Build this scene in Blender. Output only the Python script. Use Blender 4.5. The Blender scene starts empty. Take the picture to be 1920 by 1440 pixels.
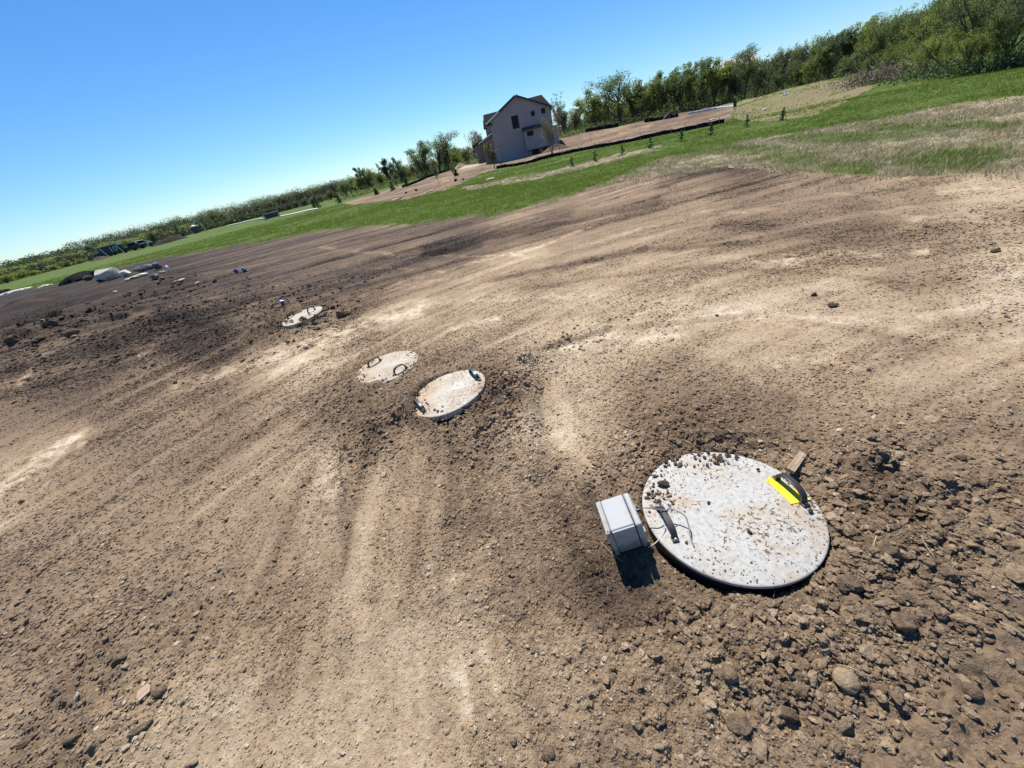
import bpy, math, random
import numpy as np
from mathutils import Vector, Matrix
R_ = math.radians
SC = bpy.context.scene
# ------------------------------------------------------------------ camera
F_PX, CAMH = 700.0, 1.6
ROLL = R_(13.8); PITCH = math.atan(432 / F_PX)
cR, sR, cP, sP = math.cos(ROLL), math.sin(ROLL), math.cos(PITCH), math.sin(PITCH)
cam = bpy.data.objects.new('camera', bpy.data.cameras.new('camera'))
SC.collection.objects.link(cam); SC.camera = cam
cam.data.sensor_width = 36; cam.data.lens = 36 * F_PX / 1920
cam.data.clip_start = 0.05; cam.data.clip_end = 3000
_X = Vector((1, 0, 0)); _U = Vector((0, sP, cP)); _F = Vector((0, cP, -sP))
_cx = _X * cR - _U * sR; _cy = _X * sR + _U * cR; _cz = -_F
cam.matrix_world = Matrix(((_cx.x, _cy.x, _cz.x, 0), (_cx.y, _cy.y, _cz.y, 0), (_cx.z, _cy.z, _cz.z, CAMH), (0, 0, 0, 1)))
# ------------------------------------------------------------------ light
SUN_AZ, SUN_EL = R_(-10), R_(59)
w = bpy.data.worlds.new("World"); SC.world = w; w.use_nodes = True
nt = w.node_tree; bg = nt.nodes['Background']
sky = nt.nodes.new('ShaderNodeTexSky'); sky.sky_type = 'NISHITA'; sky.sun_disc = False
sky.sun_elevation = SUN_EL; sky.sun_rotation = SUN_AZ; sky.air_density = 1.0; sky.dust_density = 0.0; sky.ozone_density = 4.0
sky.altitude = 200
hs = nt.nodes.new('ShaderNodeHueSaturation'); hs.inputs['Saturation'].default_value = 1.12
tn = nt.nodes.new('ShaderNodeMix'); tn.data_type = 'RGBA'; tn.blend_type = 'MULTIPLY'; tn.inputs[0].default_value = 1; tn.inputs[7].default_value = (.78, .95, 1.12, 1)
nt.links.new(sky.outputs[0], tn.inputs[6]); nt.links.new(tn.outputs[2], hs.inputs['Color']); nt.links.new(hs.outputs[0], bg.inputs[0]); bg.inputs[1].default_value = 0.082
sl = bpy.data.lights.new('sun', 'SUN'); sl.energy = 4.8; sl.angle = R_(0.53); sl.color = (1, .95, .87)
so = bpy.data.objects.new('sun', sl); SC.collection.objects.link(so)
sd = Vector((math.sin(SUN_AZ) * math.cos(SUN_EL), math.cos(SUN_AZ) * math.cos(SUN_EL), math.sin(SUN_EL)))
so.rotation_euler = sd.to_track_quat('Z', 'Y').to_euler(); so.location = (0, 0, 60)
vs = SC.view_settings; vs.view_transform = 'Standard'; vs.look = 'None'; vs.exposure = 0.56; vs.gamma = 1
SC.cycles.max_bounces = 6; SC.cycles.diffuse_bounces = 3

# ------------------------------------------------------------------ numpy helpers
def _h(ix, iy, s):
    h = (ix.astype(np.int64) * 374761393 + iy.astype(np.int64) * 668265263 + s * 982451653) & 0xFFFFFFFF
    h = ((h ^ (h >> 13)) * 1274126177) & 0xFFFFFFFF
    h = (h ^ (h >> 16)) & 0xFFFFFF
    return h / float(0xFFFFFF)
def vn(x, y, s=0):
    xi = np.floor(x); yi = np.floor(y); fx = x - xi; fy = y - yi
    u = fx * fx * (3 - 2 * fx); v = fy * fy * (3 - 2 * fy)
    a = _h(xi, yi, s); b = _h(xi + 1, yi, s); c = _h(xi, yi + 1, s); d = _h(xi + 1, yi + 1, s)
    return (a + (b - a) * u + (c - a) * v + (a - b - c + d) * u * v) * 2 - 1
def fbm(x, y, wl, octs, s=0, gain=.5):
    r = 0; a = 1; t = 0
    for i in range(octs):
        k = 2 ** i / wl
        r = r + a * vn(x * k * .94 + y * k * .34 + i * 7.1, -x * k * .34 + y * k * .94 + i * 3.7, s + i); t += a; a *= gain
    return r / t
def sm(a, b, x):
    t = np.clip((x - a) / (b - a), 0, 1); return t * t * (3 - 2 * t)
def ray(px, py):
    a = px - 960.; b = py - 720.
    r = a * cR - b * sR; u = -a * sR - b * cR
    return r, u * sP + F_PX * cP, u * cP - F_PX * sP
def proj(x, y, z):
    z = z - CAMH; fw = y * cP - z * sP; up = y * sP + z * cP
    fw = np.where(fw < .05, np.nan, fw)
    r = x / fw * F_PX; up = up / fw * F_PX
    return 960 + r * cR - up * sR, 720 - r * sR - up * cR
def azel(px, py):
    a, b, c = ray(px, py); return math.atan2(a, b), c / math.hypot(a, b)
def flat(px, py, z=0.0):
    a, b, c = ray(px, py); t = (z - CAMH) / c; return a * t, b * t

# ------------------------------------------------------------------ terrain height
LM = []  # (az, logD, z)
for px, py, D in [(0,530,160),(100,505,160),(190,485,120),(262,468,125),(300,462,100),(370,437,130),(515,410,95),(440,422,110),
    (595,393,75),(637,382,80),(560,392,115),(640,376,100),(720,350,110),(780,335,110),(850,315,110),(870,312,100),(700,370,60),
    (800,350,50),(930,317,54),(985,309,49),(1035,295,50),(1045,262,92),(1100,247,100),(1190,265,45),(1190,230,98),(1290,215,82),
    (1360,200,80),(1370,227,46),(1380,200,74),(1450,175,76),(1510,159,68),(1560,155,64),(1640,160,50),(1700,140,60),(1760,135,55),(1900,135,42),
    (1370,240,30),(1500,235,23),(1700,170,33),(1919,180,20),(1480,205,50),(1260,235,68),(1150,258,68),(960,301,78),(895,308,84)]:
    a, t = azel(px, py); LM.append((a, math.log(D), CAMH + t * D))
for k in range(-12, 13):
    for D in (3, 8, 14):
        if D == 14 and k > 8: continue
        LM.append((R_(k * 15), math.log(D), 0.0))
    for D in (200, 350): LM.append((R_(k * 15), math.log(D), -.4 if k < 1 else .2))
    if abs(k) > 5:
        for D in (25, 50, 100): LM.append((R_(k * 15), math.log(D), 0.0))
for k in (-4, -3, -2, -1):
    for D in (22, 35): LM.append((R_(k * 14), math.log(D), 0.0))
LM = np.array(LM)
def gp(px, py, z=0.0): return np.array(flat(px, py, z))
LIDS = {  # top-plane: corner pixels left, right, top, bottom
 'main': ((1207,915),(1557,985),(1340,850),(1390,1103), .065),
 'near': ((769,750),(918,715),(870,697),(800,780), .06),
 'mid': ((665,705),(788,670),(750,659),(690,722), .024),
 'far': ((527,606),(605,578),(570,582),(563,606), .13)}
LC = {}
for k, v in LIDS.items():
    P = [gp(p[0], p[1], v[4]) for p in v[:4]]
    if k == 'far':
        c = (P[0] + P[1]) / 2; r = .31
    else:
        c = sum(P) / 4; r = (np.hypot(*(P[0] - P[1])) + np.hypot(*(P[2] - P[3]))) / 4
    LC[k] = (c[0], c[1], r, v[4])
BUMPS = []  # px, py, radius along x, along y, height
for px, py, rx, ry, hh in [(1700,960,.5,.3,.05),(1500,1170,.35,.22,.04),(1750,1080,.3,.3,.05),(1350,1200,.2,.15,.025),(1600,870,.3,.2,.045),
    (1380,835,.22,.1,.05),(1250,830,.2,.15,.03),(1120,900,.12,.3,.03),(1165,1120,.12,.12,-.02),(1180,1050,.10,.10,-.02),
    (960,700,.35,.5,.07),(940,770,.25,.35,.06),(720,790,.4,.3,.05),(650,745,.3,.3,.04),(600,600,.9,.45,.10),(520,612,.8,.4,.08),
    (110,612,1.6,.45,.30),(30,640,1.6,.6,.25),(230,600,1.2,.4,.22),(330,600,1.6,.5,.14),(60,572,3.0,1.2,.25),(180,560,3.5,1.2,.28),(290,545,3,1.2,.22),
    (1350,322,2.2,.9,.06),(1260,340,1.6,.7,.04),(1000,425,1.6,.9,.10),(700,560,.7,.5,.05)]:
    x, y = flat(px, py); BUMPS.append((x, y, rx, ry, hh))
def lane(px0, py0, px1, py1, wd, hh):
    return (gp(px0, py0), gp(px1, py1), wd, hh)
LANES = [lane(640,800,500,1150,.10,-.018), lane(760,800,700,1120,.09,-.014), lane(900,830,880,1050,.10,-.02), lane(1010,700,1080,900,.1,-.012),
  lane(0,960,150,810,.10,-.02), lane(340,725,790,590,.14,-.02), lane(1000,665,1130,617,.05,.025), lane(1130,617,1400,590,.05,.02),
  lane(800,470,1235,372,.28,-.05), lane(790,482,1230,385,.08,.04), lane(930,522,1200,468,.08,.035), lane(1200,468,1420,455,.08,.03),
  lane(640,820,700,1100,.05,.015), lane(985,690,1010,880,.06,.035), lane(1040,700,1200,660,.15,-.02), lane(560,560,900,455,.2,-.03)]
def segd(x, y, A, B):
    d = B - A; L = d @ d; t = np.clip(((x - A[0]) * d[0] + (y - A[1]) * d[1]) / L, 0, 1)
    return np.hypot(x - A[0] - t * d[0], y - A[1] - t * d[1]), t
def zbase(x, y):
    x = np.atleast_1d(np.asarray(x, float)); y = np.atleast_1d(np.asarray(y, float))
    az = np.arctan2(x, y); D = np.hypot(x, y); ld = np.log(np.clip(D, .5, None))
    z = np.zeros_like(x); W = np.zeros_like(x)
    fa = D > 2.5
    if fa.any():
        A = az[fa]; L = ld[fa]; zz = np.zeros_like(A); ww = np.zeros_like(A)
        for a, l, v in LM:
            d2 = ((A - a) / .14) ** 2 + ((L - l) / .16) ** 2
            wt = 1 / (d2 + .02) ** 2; zz += wt * v; ww += wt
        z[fa] = zz / ww * sm(2.5, 6, D[fa])
    for bx, by, rx, ry, hh in BUMPS:
        m = (np.abs(x - bx) < 3 * rx) & (np.abs(y - by) < 3 * ry)
        if m.any():
            xx = x[m] + .25 * rx * vn(x[m] / rx * 1.3, y[m] / ry * 1.3, 5)
            z[m] += hh * np.exp(-((xx - bx) / rx) ** 2 - ((y[m] - by) / ry) ** 2) * (1 + .5 * vn(x[m] / rx * 3, y[m] / ry * 3, 9))
    for A, B, wd, hh in LANES:
        m = (x > min(A[0], B[0]) - 4 * wd) & (x < max(A[0], B[0]) + 4 * wd) & (y > min(A[1], B[1]) - 4 * wd) & (y < max(A[1], B[1]) + 4 * wd)
        if m.any():
            d, t = segd(x[m] + .5 * wd * vn(x[m] / wd / 3, y[m] / wd / 3, 3), y[m], A, B); d = d / wd
            z[m] += hh * np.exp(-d * d) - .35 * hh * np.exp(-((d - 1.7) / .6) ** 2)
    return z
def z0(x, y): return float(zbase(x, y)[0])
def lidmask(x, y, grow=0.0):
    m = np.ones_like(x)
    for k, (cx, cy, r, t) in LC.items():
        d = np.hypot(x - cx, y - cy); m = np.minimum(m, sm(r + grow - .02, r + grow + .03, d))
    return m
def zd(x, y):
    X = np.array([x], float); Y = np.array([y], float); Z = zbase(X, Y); t, ro, g, s, u, v = fields(X, Y, Z); return float(detail(X, Y, Z, ro, g, s)[0])
def ground(px, py):
    z = 0.0
    for i in range(10):
        x, y = flat(px, py, z); z = .5 * z + .5 * z0(x, y)
    return x, y, zd(x, y)
def hit(px, py, d0=8., d1=200.):
    d = np.array(ray(px, py)); d = d / math.hypot(d[0], d[1]); t = np.exp(np.linspace(math.log(d0), math.log(d1), 900)); zz = zbase(d[0] * t, d[1] * t)
    k = np.nonzero(CAMH + d[2] * t < zz)[0]; k = k[0] if len(k) else 899
    return d[0] * t[k], d[1] * t[k], float(zz[k])
def at(px, py, D):
    a, t = azel(px, py); x, y = D * math.sin(a), D * math.cos(a); return x, y, z0(x, y)

# ------------------------------------------------------------------ fields painted on the ground
TF = np.array([(0,580,.08),(150,540,.06),(300,560,.10),(450,545,.16),(600,520,.25),(500,470,.2),(700,480,.3),(850,450,.25),(1000,400,.38),(1150,400,.5),
 (1300,385,.5),(1300,335,.40),(1400,325,.34),(1500,360,.48),(1700,370,.52),(1880,350,.68),(0,640,.14),(200,620,.14),(400,620,.25),(100,700,.32),(0,750,.4),
 (300,700,.42),(300,800,.5),(100,850,.52),(600,640,.6),(560,680,.68),(800,600,.62),(900,560,.68),(1000,500,.6),(1200,500,.62),(1450,430,.45),(1600,420,.42),
 (1700,500,.55),(1600,560,.72),(1900,560,.78),(1400,580,.75),(1200,600,.76),(1100,640,.75),(1000,680,.7),(1250,720,.52),(1500,680,.66),(1450,780,.48),
 (1700,700,.6),(1850,650,.6),(1800,850,.5),(1900,1000,.5),(1700,1000,.45),(1650,1200,.5),(1500,1200,.5),(1750,1400,.55),(1300,1350,.58),(1050,800,.75),
 (1000,900,.58),(900,850,.55),(1100,950,.42),(1150,1100,.36),(1100,1250,.64),(900,1250,.7),(750,1100,.6),(600,900,.62),(450,1000,.55),(200,1050,.5),
 (100,1200,.48),(300,1350,.62),(500,1400,.68),(800,1400,.66),(0,900,.6),(60,1350,.52),(700,760,.4),(950,720,.38),(1300,800,.4),(300,520,.08),(560,430,.22),
 (800,420,.3),(350,640,.2),(480,610,.34),(680,440,.22)])
RF = np.array([(100,1200,1.0),(300,1100,.9),(150,1000,.8),(300,1300,.95),(600,1300,.4),(150,1380,1.0),(900,1250,.25),(1000,1100,.4),(750,1000,.6),(600,1000,.3),(500,900,.5),
 (300,850,.7),(100,850,.3),(200,720,.6),(50,640,1.2),(200,610,1.3),(400,620,1.0),(500,650,.6),(650,760,1.0),(730,820,1.0),(950,720,1.3),(930,790,1.2),
 (1050,780,.25),(1000,950,.6),(1100,950,.7),(1150,1100,.45),(1350,1200,1.3),(1500,1250,1.4),(1700,1000,1.5),(1600,850,1.3),(1250,820,1.3),(1250,720,.7),
 (1500,760,.6),(1700,700,.4),(1400,600,.2),(1100,600,.3),(800,560,.35),(1600,560,.3),(1800,850,.8),(1880,1050,.8),(1850,1300,.8),(1650,1380,.95),(1880,1420,.8),(1900,1150,1.0),
 (1300,1400,.8),(1050,1380,.6),(1200,1250,.9),(1500,430,.5),(1000,450,.3),(600,520,.35),(200,560,.4),(600,600,1.0),(1850,450,.6),(1100,1000,.5),(800,900,.6),(450,1400,.35)])
PALE = [  # strokes: pixels, half width px, amount
 ([(-40,960),(60,880),(150,815)],18,.42),([(0,925),(100,850),(170,800)],5,.2),([(0,985),(110,880),(160,825)],4,.2),
 ([(335,725),(430,700),(520,668),(600,640),(690,610),(790,585)],12,.42),([(390,745),(520,700),(640,655)],5,.22),([(560,700),(680,660),(760,640)],8,.2),
 ([(1060,650),(1150,640),(1270,632)],9,.28),([(850,615),(900,605),(930,602)],7,.3),([(1470,485),(1560,478),(1650,475),(1740,470)],6,.35),
 ([(730,535),(870,498),(1000,470),(1110,425)],2.5,.3),([(600,465),(750,478),(980,482)],2.2,.28),([(650,500),(760,505),(830,508)],2,.22),
 ([(38,718),(80,672)],5,.45),([(262,668),(290,652)],4,.35),([(1450,680),(1500,668),(1560,675)],9,.25),([(1700,410),(1850,405)],6,.25),
 ([(1760,360),(1920,345)],5,.3),([(1650,600),(1800,585),(1920,575)],14,.15),([(860,1250),(880,1340)],13,.35),([(905,1200),(930,1290)],6,.2),([(915,1030),(935,1050)],14,.18),
 ([(625,860),(625,930)],14,.2),([(620,880),(570,1050),(500,1200),(440,1330)],20,.2),([(1060,730),(1045,850)],28,.12),([(480,770),(800,730)],1,.0),
 ([(1250,530),(1350,500),(1500,492)],7,.18),([(420,760),(300,700)],1,0),([(440,582),(500,566),(530,560)],3,.3),([(740,575),(900,560),(1100,552)],7,.15),
 ([(880,830),(860,1000),(840,1200)],9,.14),([(760,800),(690,1000),(640,1180)],8,.13),([(940,560),(1200,560),(1500,600),(1900,640)],6,.14),([(900,640),(1200,590),(1560,600),(1900,660)],7,.12),([(1000,520),(1250,470),(1500,500),(1900,520)],4,.14),([(640,560),(900,510),(1200,430),(1400,400)],4,.16),([(500,540),(800,455),(1150,375)],3,.14),([(1300,400),(1600,390),(1900,420)],3,.14),([(1280,360),(1450,345),(1700,380)],3,.12),([(250,590),(330,575)],4,.2),([(1430,720),(1380,690)],5,.15),([(560,432),(700,425),(900,412),(1020,392),(1100,362)],5,.14)]
DARK = [([(700,800),(670,920),(640,1080)],7,.10),([(820,820),(790,980),(760,1150)],8,.10),([(590,860),(540,980),(470,1130)],7,.10),([(980,540),(1300,500),(1700,530)],4,.10),([(1000,600),(1300,570),(1700,640)],4,.08),([(640,545),(900,480),(1250,390)],3,.12),([(1250,330),(1450,310),(1500,330)],4,.1),([(1100,930),(1130,1010),(1150,1070),(1200,1110)],18,.10),([(800,470),(1000,430),(1235,372)],9,.16),([(1240,345),(1340,320),(1420,318)],9,.10),([(640,520),(800,500)],5,.08),
 ([(560,560),(720,510),(900,462)],5,.1),([(1120,600),(1250,590)],6,.1),([(1020,655),(1120,622)],4,.2),([(930,522),(1040,503),(1200,467),(1400,455)],4,.14),
 ([(1350,420),(1500,440),(1650,430)],14,.12),([(870,840),(890,980)],20,.10),([(300,585),(420,620)],12,.1),([(1600,880),(1720,960)],45,.08),([(640,880),(650,1050)],9,.08)]
def idw(F, u, v, sc=60.):
    z = 0; w_ = 0
    for a, b, c in F:
        wt = 1 / (((u - a) ** 2 + ((v - b) * 1.35) ** 2) / sc ** 2 + .15) ** 1.7; z = z + wt * c; w_ = w_ + wt
    return z / w_
def pseg(u, v, pts):
    best = np.full_like(u, 1e9)
    for (a, b), (c, d) in zip(pts[:-1], pts[1:]):
        dx, dy = c - a, d - b; t = np.clip(((u - a) * dx + (v - b) * dy) / (dx * dx + dy * dy), 0, 1)
        best = np.minimum(best, np.hypot(u - a - t * dx, v - b - t * dy))
    return best
def inpoly(u, v, P):
    r = np.zeros(u.shape, bool); n = len(P)
    for i in range(n):
        x1, y1 = P[i]; x2, y2 = P[(i + 1) % n]
        if y1 == y2: continue
        c = ((y1 > v) != (y2 > v)) & (u < (x2 - x1) * (v - y1) / (y2 - y1) + x1); r ^= c
    return r
GRASS = [[(-900,790),(-200,602),(0,548),(60,541),(120,528),(200,505),(300,484),(430,462),(560,440),(640,427),(760,420),(900,405),(1000,390),(1100,352),(1180,330),(1240,300),
   (1330,281),(1420,262),(1520,243),(1640,226),(1800,196),(1920,178),(2200,110),(2200,20),(1700,60),(900,220),(0,460),(-900,690)]]
DIRTS = [[(640,381),(660,384),(760,374),(830,356),(860,346),(885,334),(915,322),(935,317),(985,306),(1040,292),(1110,280),(1180,266),(1250,252),(1310,240),(1358,228),(1372,224),(1376,200),(1372,192),(1290,205),(1045,250),(900,292),(850,317),(800,334),(730,354)],
   [(1378,225),(1450,229),(1520,217),(1560,206),(1590,187),(1640,163),(1600,148),(1500,155),(1440,170),(1376,196)]]
STRAW = [[(1130,345),(1200,318),(1260,298),(1400,264),(1550,238),(1700,214),(1920,182),(2300,100),(2300,330),(1920,338),(1750,330),(1600,328),(1450,322),(1350,312),(1250,330)],
   [(870,352),(990,330),(1100,303),(1240,273),(1245,282),(1110,312),(1000,338),(880,358)]]
GPATCH = [(1480,300,55,11),(1600,318,60,12),(1800,300,110,24),(1560,258,130,10),(1300,285,80,7),(1700,240,90,8),(1850,235,70,8),(1400,280,60,6),(1250,292,60,5),(1500,325,30,6)]
def streaks(x, y):
    D = np.hypot(x, y)
    def fam(ac, al, s_, ratio):
        t = 0; a = 1
        for i, (wl, a) in enumerate(((.6, .7), (.26, .8), (.12, .75), (.055, .6), (.026, .45))):
            wv = .25 * wl * vn(al / wl / 6, ac / wl / 2, s_ + 40 + i)
            t = t + a * vn((ac + wv) / wl, al / (wl * ratio), s_ + i)
        return t / 2.1
    A = gp(520,1400); B = gp(660,800); d = (B - A) / np.hypot(*(B - A))
    # near lanes fan out a little
    f1 = fam(x * d[1] - y * d[0] + .10 * np.sin(y * 1.3), x * d[0] + y * d[1], 401, 9)
    cx, cy = 3.0, -1.5; rr = np.hypot(x - cx, y - cy); th = np.arctan2(x - cx, y - cy)
    f2 = fam(rr, th * rr, 411, 12)
    A = gp(560,560); B = gp(1235,372); d = (B - A) / np.hypot(*(B - A))
    f3 = fam((x * d[1] - y * d[0]) * .6, (x * d[0] + y * d[1]) * .6, 421, 14)
    w1 = sm(3.0, 2.1, D) * sm(.7, .3, x); w3 = sm(6.5, 9.5, D); w2 = (1 - w1) * (1 - w3) * (sm(2.0, 3.2, D) * .8 + .2)
    return .62 * f1 * w1 + .60 * f2 * w2 + f3 * w3
def fields(x, y, z):
    u, v = proj(x, y, z)
    bad = ~np.isfinite(u); u = np.where(bad, -3000, u); v = np.where(bad, 3000, v)
    u = np.clip(u, -1500, 3400); v = np.clip(v, -800, 2600)
    D = np.hypot(x, y); ps = F_PX / np.clip(D, 1, None)   # pixels a metre
    n1 = fbm(x, y, .9, 4, 21); n2 = fbm(x, y, 4.0, 3, 31)
    uw = u + 26 * fbm(x, y, .35, 3, 41) * sm(0, 1, 2.5 / D) + 10 * n1; vw = v + (9 * n1 * np.clip(5 / D, .12, 1))
    tone = idw(TF, uw, vw)
    rough = idw(RF, uw, vw)
    streak = 0.0
    for pts, hw, am in PALE:
        d = pseg(u, vw, pts) / hw
        g = .75 * am * np.exp(-np.abs(d) ** 1.5 * .8) * np.clip(.62 + .9 * fbm(x, y, .22, 3, 51) + .5 * n1 + 1.1 * fbm(x, y, .06, 2, 55), 0, 1.4); tone = tone + g; rough = rough * (1 - np.clip(g * 2.2, 0, .85))
    for pts, hw, am in DARK:
        d = pseg(u, vw, pts) / hw; g = am * np.exp(-d * d * .8); tone = tone - g; rough = rough + g * 1.5
    st = streaks(x, y); tone = tone + .215 * st + .10 * np.clip(st - .22, 0, 1) * sm(.4, .6, tone); rough = np.clip(rough - .9 * st - .25 * np.clip(st - .2, 0, 1), .11, 2)
    tone = tone + .05 * n1 + .06 * fbm(x, y, .22, 3, 61) + .05 * n2
    sp = np.clip(fbm(x, y, .10, 3, 71), 0, 1); tone = tone + .16 * sp * sm(.5, .8, tone)
    # grass
    j = np.clip(90 / D, 0, 9)
    gu = u + j * 4 * fbm(x, y, 1.6, 3, 81); gv = v + j * 1.0 * fbm(x, y, .8, 4, 91)
    g = np.zeros_like(u)
    for q_ in range(4):
        ju = gu + j * 3.5 * vn(x * 5 + q_ * 9, y * 5, 131 + q_); jv = gv + (q_ - 1.5) * 1.6 * np.clip(20 / D, .3, 3) + j * .9 * vn(x * 3, y * 3, 141 + q_)
        for P in GRASS: g[inpoly(ju, jv, P)] += .25
    for P in DIRTS: g[inpoly(gu, gv, P)] = .0
    lot = np.zeros_like(u); lot[inpoly(gu, gv, DIRTS[0])] = 1; mo = np.zeros_like(u); mo[inpoly(gu, gv, DIRTS[1])] = 1
    tone = np.where(lot > 0, .43 + .22 * n2 + .16 * n1, tone); tone = np.where(mo > 0, .60 + .16 * n2 + .1 * n1, tone)
    g = np.where(mo > 0, np.clip(.46 + .45 * n2 + .3 * n1, 0, .8), g)
    s = np.zeros_like(u)
    for P in STRAW: s[inpoly(gu, gv, P)] = 1
    gp_ = np.zeros_like(u)
    for a, b, c, d in GPATCH: gp_ = np.maximum(gp_, np.exp(-((u - a) / c) ** 2 - ((v - b) / d) ** 2))
    gz = np.clip(gp_ * .8 + .7 * fbm(x, y, 1.6, 5, 101, .7) + .06, 0, 1)
    g = np.where(s > 0, np.clip(sm(.08, .65, gz) * .85, 0, 1), g)
    bare = sm(300, 345, gv) * sm(-.25, .35, fbm(x, y, 1.2, 3, 111)) * (u > 1150)
    s = s * (1 - .8 * bare)
    g = np.where(s > 0, g * (1 - .4 * bare), g)
    g = np.where(bad, 0, g); s = np.where(bad, 0, s)
    tone = tone + .065 * (1 - s) * sm(.05, .4, tone); tone = np.where(tone > .78, .78 + (tone - .78) * .62, tone); return np.clip(tone, 0, 1.05), np.clip(rough, 0, 1.6), g, s, u, v

# ------------------------------------------------------------------ materials
def mat(name, col=(.5, .5, .5), rough=.6, metal=0, spec=.5):
    m = bpy.data.materials.new(name); m.use_nodes = True
    b = m.node_tree.nodes['Principled BSDF']; b.inputs['Base Color'].default_value = (*col, 1)
    b.inputs['Roughness'].default_value = rough; b.inputs['Metallic'].default_value = metal; b.inputs['Specular IOR Level'].default_value = spec
    return m
class NT:
    def __init__(s, m): s.t = m.node_tree; s.n = s.t.nodes; s.b = s.n['Principled BSDF']
    def add(s, ty, **k):
        n = s.n.new(ty)
        for a, v in k.items():
            if a.startswith('i_'): n.inputs[a[2:].replace('_', ' ')].default_value = v
            else: setattr(n, a, v)
        return n
    def l(s, a, b): s.t.links.new(a, b)
    def noise(s, scale, detail=5, rough=.6, vec=None):
        n = s.add('ShaderNodeTexNoise', i_Scale=scale, i_Detail=detail, i_Roughness=rough)
        if vec: s.l(vec, n.inputs['Vector'])
        return n.outputs['Fac']
    def math(s, op, a, b=None, c=None):
        n = s.add('ShaderNodeMath', operation=op)
        for i, q in enumerate((a, b, c)):
            if q is None: continue
            if isinstance(q, (int, float)): n.inputs[i].default_value = q
            else: s.l(q, n.inputs[i])
        return n.outputs[0]
    def ramp(s, fac, stops):
        n = s.add('ShaderNodeValToRGB'); e = n.color_ramp.elements
        while len(e) < len(stops): e.new(.5)
        for q, (p, c) in zip(e, stops): q.position = p; q.color = (*c, 1) if len(c) == 3 else c
        s.l(fac, n.inputs[0]); return n.outputs[0]
    def mix(s, f, a, b, mode='MIX'):
        n = s.add('ShaderNodeMix', data_type='RGBA', blend_type=mode)
        for i, q in ((0, f), (6, a), (7, b)):
            if isinstance(q, (int, float)): n.inputs[i].default_value = q
            elif isinstance(q, tuple): n.inputs[i].default_value = (*q, 1)
            else: s.l(q, n.inputs[i])
        return n.outputs[2]
    def attr(s, name): return s.add('ShaderNodeAttribute', attribute_name=name).outputs['Fac']
    def bump(s, h, strength=.5, dist=.01):
        n = s.add('ShaderNodeBump'); n.inputs['Strength'].default_value = strength; n.inputs['Distance'].default_value = dist
        s.l(h, n.inputs['Height']); s.l(n.outputs[0], s.b.inputs['Normal'])
SOILRAMP = [(0.0, (.030, .023, .020)), (.2, (.062, .045, .035)), (.45, (.163, .114, .075)), (.65, (.290, .210, .136)), (.82, (.425, .323, .213)), (1.0, (.62, .52, .39))]
def soil(name, far):
    m = mat(name, rough=.95, spec=.15); N = NT(m)
    geo = N.add('ShaderNodeTexCoord').outputs['Object']
    tone = N.attr('tone')
    n1 = N.noise(55, 6, .65, geo); n2 = N.noise(9, 4, .6, geo); n3 = N.noise(260, 3, .6, geo)
    t = N.math('ADD', tone, N.math('MULTIPLY', N.math('SUBTRACT', n1, .5), .46))
    t = N.math('ADD', t, N.math('MULTIPLY', N.math('SUBTRACT', n2, .5), .16))
    t = N.math('ADD', t, N.math('MULTIPLY', N.math('SUBTRACT', n3, .5), .16))
    t = N.math('ADD', t, N.math('MULTIPLY', N.math('SUBTRACT', N.noise(24, 4, .7, geo), .5), .26))
    col = N.ramp(t, SOILRAMP)
    hue = N.noise(1.7, 3, .6, geo)
    col = N.mix(N.math('MULTIPLY', N.math('SUBTRACT', hue, .42), 1.1), col, N.mix(1.0, col, (1.0, .91, .80), 'MULTIPLY'))
    if far:
        g = N.attr('grass'); s = N.attr('straw')
        gn = N.noise(2.2, 6, .7, geo); gn2 = N.noise(.22, 4, .6, geo)
        gc = N.ramp(N.math('ADD', N.math('MULTIPLY', gn, .6), N.math('MULTIPLY', gn2, .5)), [(.3, (.040, .076, .013)), (.52, (.070, .112, .019)), (.75, (.125, .148, .036))])
        sc = N.ramp(N.noise(3.0, 7, .75, geo), [(.3, (.11, .09, .05)), (.5, (.29, .245, .15)), (.72, (.48, .42, .28))])
        col = N.mix(s, col, sc); col = N.mix(g, col, gc)
    N.l(col, N.b.inputs['Base Color'])
    h = N.math('ADD', N.noise(38, 8, .72, geo), N.math('MULTIPLY', N.noise(170, 4, .6, geo), .35))
    N.bump(h, 1.0, .016)
    return m
M_SOIL = soil('soil', True); M_CLOD = soil('clod_soil', False)

# ------------------------------------------------------------------ object helpers
COL = SC.collection
def mesh_np(name, V, Fc, m, smooth=False, attrs=None, parent=None, label=None, cat=None, group=None, kind=None):
    me = bpy.data.meshes.new(name); V = np.asarray(V, np.float32)
    me.vertices.add(len(V)); me.vertices.foreach_set('co', V.ravel())
    if isinstance(Fc, np.ndarray):
        n, k = Fc.shape; me.loops.add(n * k); me.loops.foreach_set('vertex_index', Fc.ravel().astype(np.int32))
        me.polygons.add(n); me.polygons.foreach_set('loop_start', np.arange(0, n * k, k, dtype=np.int32)); me.polygons.foreach_set('loop_total', np.full(n, k, np.int32))
    me.polygons.foreach_set('use_smooth', np.full(len(me.polygons), smooth))
    me.update(calc_edges=True)
    for k, a in (attrs or {}).items():
        at_ = me.attributes.new(k, 'FLOAT', 'POINT'); at_.data.foreach_set('value', np.asarray(a, np.float32))
    me.materials.append(m); o = bpy.data.objects.new(name, me); COL.objects.link(o)
    if parent: o.parent = parent
    return tag(o, label, cat, group, kind)
def tag(o, label=None, cat=None, group=None, kind=None):
    for k, v in (('label', label), ('category', cat), ('group', group), ('kind', kind)):
        if v: o[k] = v
    return o
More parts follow.
